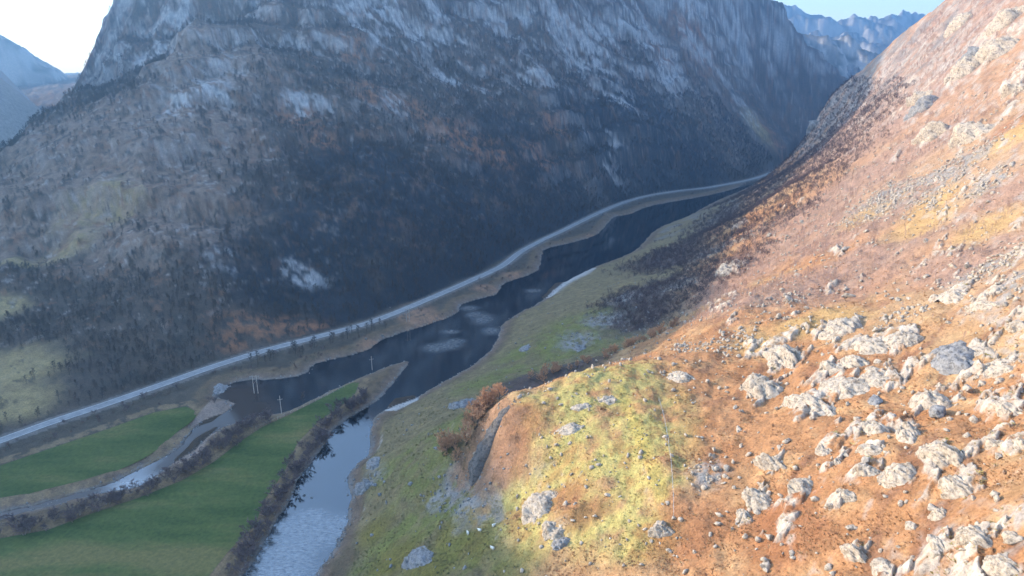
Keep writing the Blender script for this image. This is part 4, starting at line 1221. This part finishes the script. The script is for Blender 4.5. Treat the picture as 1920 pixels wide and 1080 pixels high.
def acc_stone2(x, y, z, rng):
    x, y = x.astype(np.float32), y.astype(np.float32)
    d = .035 + .9 * blobs(x, y, SCREE2, .4, .6)
    return (rng.rand(len(x)) < d) & (owner(x, y) == 2) & (z < 45) & (zgrid(x, y, PARTS['sd']) > 1)
stones('scree_stones', 40000, 150, 520, -16, 26, acc_stone2, GSTONES, .15, .9, 62)
def acc_bank(x, y, z, rng):
    s = zgrid(x, y, PARTS['sd'])
    return (s > -1.2) & (s < 1.8 + 2 * rng.rand(len(x)) ** 3) & (rng.rand(len(x)) < .5) & (z > -.5) & (z < 4)
stones('river_bank_stones', 110000, 160, 800, -40, 24, acc_bank, GSTONES, .15, .8, 63, 0)

def tussock_mesh(seed, mat):
    rnd = np.random.RandomState(seed); vs, fs = [], []
    for i in range(16):
        a = rnd.rand() * 6.28; r = rnd.uniform(0, .45)
        p = np.array((r * math.cos(a), r * math.sin(a), -.1)); d = np.array((math.cos(a) * r * 1.5 + rnd.normal(0, .2), math.sin(a) * r * 1.5 + rnd.normal(0, .2), 1.0)); d /= np.linalg.norm(d)
        twig(vs, fs, p, d, rnd.uniform(.6, 1.1), .14, rnd)
    return mesh_from('tussock', vs, fs, mat)
MAT_TUS = bark_mat('dry_grass', (.46, .27, .13), (.42, .22, .10), (.50, .34, .17))
MAT_TUS_RED = bark_mat('heather', (.30, .14, .07), (.36, .19, .09), (.27, .15, .075))
MAT_TUS_YEL = bark_mat('moss_grass', (.40, .32, .11), (.35, .26, .09), (.43, .36, .14))
MAT_TUS_GRN = bark_mat('green_grass', (.15, .145, .05), (.20, .16, .07), (.13, .125, .05))
TUS = [tussock_mesh(1, MAT_TUS), tussock_mesh(2, MAT_TUS), tussock_mesh(3, MAT_TUS_RED), tussock_mesh(4, MAT_TUS_YEL), tussock_mesh(5, MAT_TUS_YEL), tussock_mesh(6, MAT_TUS_GRN), tussock_mesh(7, MAT_TUS_GRN)]
def tussocks():
    rng = np.random.RandomState(71)
    x, y = sample(90000, 95, 400, -18, 44, rng, 0); z = zgrid(x, y)
    c = np.stack([zgrid(x, y, COLR[..., i]) for i in range(3)], 1)
    m = (owner(x, y) == 2) & (rng.rand(len(x)) < .8) & (zgrid(x, y, PARTS['sd']) > 2) & (c[:, 2] / c[:, 0] < .62) & (rng.rand(len(x)) < .15 + .85 * sstep(-.1, .3, fbm(x, y, 12, 3, .6, seed=72)))
    x, y, z, c = x[m], y[m], z[m], c[m]; k = len(x)
    g = c[:, 1] / c[:, 0]
    idx = np.where(c[:, 0] < .24, rng.choice([5, 6], k), np.where(g > .70, rng.choice([3, 4], k), rng.choice([0, 1, 2, 2], k)))
    s = rng.uniform(.14, .34, k) * (1 + .8 * (rng.rand(k) < .05))
    rot = np.zeros((k, 3)); rot[:, 2] = rng.rand(k) * 6.28
    print('tussocks', k)
    scatter('grass_tussocks', np.stack([x, y, z], 1), rot, np.stack([s * 2.0, s * 2.0, s * .75], 1), idx, TUS)
tussocks()

# ------------------------------------------------------------------ poles, guardrail, fences
MAT_WOOD = plain_mat('weathered_wood', (.42, .39, .35), .9, .3, 1.5)
MAT_STEEL = plain_mat('galvanised_steel', (.55, .56, .56), .45, .15, 2.0, .6)
MAT_INS = plain_mat('insulator', (.25, .27, .28), .3)
def tube_mesh(name, segs, mat, n=7):
    vs, fs = [], []
    for p0, p1, r0, r1 in segs: tube(vs, fs, p0, p1, r0, r1, n)
    # cap the free ends
    for i in range(0, len(vs), 2 * n):
        fs.append(tuple(range(i + n - 1, i - 1, -1))); fs.append(tuple(range(i + n, i + 2 * n)))
    return mesh_from(name, vs, fs, mat)
def single_pole(u, v, h, label, rz):
    x, y, z, k = hit(u, v)
    e = obj('utility_pole', None, None, label, 'utility pole', 'wooden poles of the valley power line', loc=(x, y, z)); e.rotation_euler = (0, 0, rz)
    obj('pole', tube_mesh('pole', [((0, 0, -.5), (0, 0, h), .19, .13)], MAT_WOOD), e)
    ca_ = obj('crossarm', tube_mesh('crossarm', [((-1.1, .16, h - 1.9), (1.1, .16, h - 1.9), .09, .09)], MAT_WOOD, 4), e)
    for s in (-1.0, 0, 1.0): obj('insulator', tube_mesh('insulator', [((s, .16, h - 1.82), (s, .16, h - 1.5), .09, .05)], MAT_INS, 6), ca_)
def twin_pole(u, v, h, label, rz, group='wooden poles of the valley power line'):
    x, y, z, k = hit(u, v)
    e = obj('utility_pole', None, None, label, 'utility pole', group, loc=(x, y, max(z, 0))); e.rotation_euler = (0, 0, rz)
    for s in (-1, 1): obj('pole', tube_mesh('pole', [((s * .9, 0, -.8), (s * .9, 0, h), .2, .14)], MAT_WOOD), e)
    ca_ = obj('crossarm', tube_mesh('crossarm', [((-2.2, .18, h - .5), (2.2, .18, h - .5), .1, .1)], MAT_WOOD, 4), e)
    obj('brace', tube_mesh('brace', [((-.9, .1, h * .5), (.9, .1, h * .75), .06, .06)], MAT_WOOD, 4), e)
    for s in (-2.0, 0, 2.0): obj('insulator', tube_mesh('insulator', [((s, .18, h - .6), (s, .18, h - 1.1), .06, .09)], MAT_INS, 6), ca_)
single_pole(528, 776, 9, 'single wooden pole with crossarm at the edge of the large green field', .4)
single_pole(698, 696, 8.5, 'slim wooden pole with crossarm near the island tip', .5)
twin_pole(481, 742, 9.5, 'twin wooden pole standing at the edge of the dark side channel', .1)
twin_pole(765, 603, 8.5, 'twin pole with crossarm on the reddish bank below the road', .5)

def lattice_mast(u, v, h, label):
    x, y, z, k = hit(u, v)
    e = obj('power_pylon', None, None, label, 'pylon', 'pylons on the mountain spur', loc=(x, y, z))
    b, t = .11 * h, .02 * h
    segs = []
    for sx, sy in ((1, 1), (1, -1), (-1, 1), (-1, -1)):
        obj('leg', tube_mesh('leg', [((sx * b, sy * b, -1), (sx * t, sy * t, h), .16, .10)], MAT_STEEL, 4), e)
    for i in range(6):
        z0, z1 = h * i / 6, h * (i + 1) / 6; w0, w1 = b + (t - b) * i / 6, b + (t - b) * (i + 1) / 6
        for (ax, ay, bx, by) in ((1, 1, -1, 1), (-1, 1, -1, -1), (-1, -1, 1, -1), (1, -1, 1, 1)):
            segs.append(((ax * w0, ay * w0, z0), (bx * w1, by * w1, z1), .06, .06)); segs.append(((bx * w0, by * w0, z0), (ax * w1, ay * w1, z1), .06, .06))
    obj('bracing', tube_mesh('bracing', segs, MAT_STEEL, 3), e)
    for q in (.62, .78, .94): obj('crossarm', tube_mesh('crossarm', [((-.16 * h, 0, h * q), (.16 * h, 0, h * q), .12, .12)], MAT_STEEL, 4), e)
lattice_mast(229, 138, 21, 'taller steel lattice pylon on the spur skyline at upper left')
lattice_mast(196, 137, 11, 'shorter steel lattice mast left of the taller pylon on the spur')

def guardrail():
    p = np.array(road_line)[:, :2]
    cum = np.concatenate([[0], np.cumsum(np.hypot(*np.diff(p, axis=0).T))])
    def at(u):
        q = np.array(G(u[0], u[1], ROAD_Z)[:2]); return cum[np.argmin(np.hypot(*(p - q).T))]
    s0, s1 = at((972, 476)), at((1120, 402))
    ss = np.arange(s0, s1, 4.0)
    px, py = np.interp(ss, cum, p[:, 0]), np.interp(ss, cum, p[:, 1])
    d = np.stack([np.gradient(px), np.gradient(py)], 1); d /= np.linalg.norm(d, axis=1)[:, None]
    q = np.stack([px, py], 1) - np.stack([-d[:, 1], d[:, 0]], 1) * 3.1
    base = np.array((q[0, 0], q[0, 1], ROAD_Z - .15))
    e = obj('guardrail', None, None, 'steel guardrail on the river side of the road at its sharp bend', 'guardrail', loc=tuple(base))
    post = box_mesh('post', (-.07, -.07, 0), (.07, .07, .85)); post.materials.append(MAT_STEEL)
    for a in q:
        obj('post', post, e, loc=(a[0] - base[0], a[1] - base[1], 0))
    v, f = [], []
    for i, a in enumerate(q):
        n = np.array((-d[i, 1], d[i, 0]))
        for off, zz in ((.10, .48), (.16, .56), (.10, .66), (.16, .76), (.10, .84)):
            v.append((a[0] - base[0] + n[0] * off, a[1] - base[1] + n[1] * off, zz))
        if i:
            k = 5 * i
            for j in range(4): f.append((k - 5 + j, k + j, k + j + 1, k - 4 + j))
    obj('rail', mesh_from('rail', v, f, MAT_STEEL), e)

def box_mesh(name, lo, hi):
    x0, y0, z0 = lo; x1, y1, z1 = hi
    v = [(x0, y0, z0), (x1, y0, z0), (x1, y1, z0), (x0, y1, z0), (x0, y0, z1), (x1, y0, z1), (x1, y1, z1), (x0, y1, z1)]
    return mesh_from(name, v, [(0, 3, 2, 1), (4, 5, 6, 7), (0, 1, 5, 4), (1, 2, 6, 5), (2, 3, 7, 6), (3, 0, 4, 7)])
guardrail()

def wire_fence(px, gap_m, h, label, r=.07):
    p = np.array([hit(u, v)[:2] for u, v in px])
    cum = np.concatenate([[0], np.cumsum(np.hypot(*np.diff(p, axis=0).T))])
    ss = np.arange(0, cum[-1], gap_m)
    x, y = np.interp(ss, cum, p[:, 0]), np.interp(ss, cum, p[:, 1]); z = zgrid(x, y)
    b = (x[0], y[0], z[0])
    e = obj('wire_fence', None, None, label, 'fence', loc=b)
    post = tube_mesh('post', [((0, 0, -.3), (0, 0, h), r, r * .8)], MAT_WOOD, 5)
    for a, c, q in zip(x, y, z): obj('post', post, e, loc=(a - b[0], c - b[1], q - b[2]))
    for w in (.35, .65, .95):
        segs = [((x[i] - b[0], y[i] - b[1], z[i] - b[2] + h * w), (x[i + 1] - b[0], y[i + 1] - b[1], z[i + 1] - b[2] + h * w), .012, .012) for i in range(len(x) - 1)]
        obj('wire', tube_mesh('wire', segs, MAT_STEEL, 3), e)
wire_fence([(1235, 752), (1246, 790), (1253, 830), (1259, 880), (1262, 930), (1263, 975)], 2.6, 1.25, 'wire fence on posts running down the knoll beside the yellow grass')
wire_fence([(480, 803), (520, 786), (560, 768), (610, 744), (655, 722)], 3.5, 1.2, 'wire fence on posts along the far edge of the large green field')

# ------------------------------------------------------------------ sheep
def sheep_mesh():
    vs = [(-.42, 0, .62), (-.1, 0, .64), (.25, 0, .66), (.45, 0, .72), (.60, 0, .78), (.74, 0, .70),
          (-.36, .14, .42), (-.38, .14, .2), (-.36, .14, .0), (-.36, -.14, .42), (-.38, -.14, .2), (-.36, -.14, .0),
          (.30, .13, .42), (.30, .13, .2), (.32, .13, .0), (.30, -.13, .42), (.30, -.13, .2), (.32, -.13, .0), (-.54, 0, .58)]
    es = [(0, 1), (1, 2), (2, 3), (3, 4), (4, 5), (0, 6), (6, 7), (7, 8), (0, 9), (9, 10), (10, 11), (2, 12), (12, 13), (13, 14), (2, 15), (15, 16), (16, 17), (0, 18)]
    rad = [.25, .29, .26, .17, .11, .07, .11, .045, .04, .11, .045, .04, .10, .045, .04, .10, .045, .04, .06]
    me = bpy.data.meshes.new('sheep'); me.from_pydata(vs, es, []); me.update()
    o = bpy.data.objects.new('sheep_skin', me); COL.objects.link(o)
    md = o.modifiers.new('skin', 'SKIN')
    for i, r in enumerate(rad):
        me.skin_vertices[0].data[i].radius = (r, r); me.skin_vertices[0].data[i].use_root = (i == 1)
    ss = o.modifiers.new('sub', 'SUBSURF'); ss.levels = 2
    dg = bpy.context.evaluated_depsgraph_get()
    out = bpy.data.meshes.new_from_object(o.evaluated_get(dg)); out.name = 'sheep'
    bpy.data.objects.remove(o)
    out.materials.clear(); out.materials.append(plain_mat('fleece', (.74, .70, .60), .95, .12, 6.0, 0, .03))
    return out
SHEEP = sheep_mesh()
for (u, v, rz, lab) in [(877, 1002, 1.9, 'white sheep grazing farthest left in the shaded pasture'), (899, 997, 2.6, 'white sheep grazing beside the muddy patch, second from the left'), (923, 1031, 2.4, 'white sheep grazing lowest in the shaded pasture'), (926, 988, .7, 'white sheep grazing just below the end of the gravel track')]:
    x, y, z, k = hit(u, v)
    o = obj('sheep', SHEEP, None, lab, 'sheep', 'sheep in the pasture', loc=(x, y, z - .02)); o.rotation_euler = (0, 0, rz); o.scale = (1.15,) * 3

# ------------------------------------------------------------------ haze: the valley air
hm = bpy.data.materials.new('haze'); hm.use_nodes = True
hn = hm.node_tree; hn.nodes.clear()
ho = hn.nodes.new('ShaderNodeOutputMaterial'); hv = hn.nodes.new('ShaderNodeVolumePrincipled')
hv.inputs['Color'].default_value = (.30, .60, 1.0, 1)
hv.inputs['Density'].default_value = .00031
hv.inputs['Anisotropy'].default_value = .6
hn.links.new(hv.outputs[0], ho.inputs['Volume'])
hb = box_mesh('haze', (-5050, -1000, float(TZ.min()) - 1.5), (5050, 5050, float(TZ.max()) + 25))
hb.materials.append(hm)
obj('haze', hb, kind='stuff')
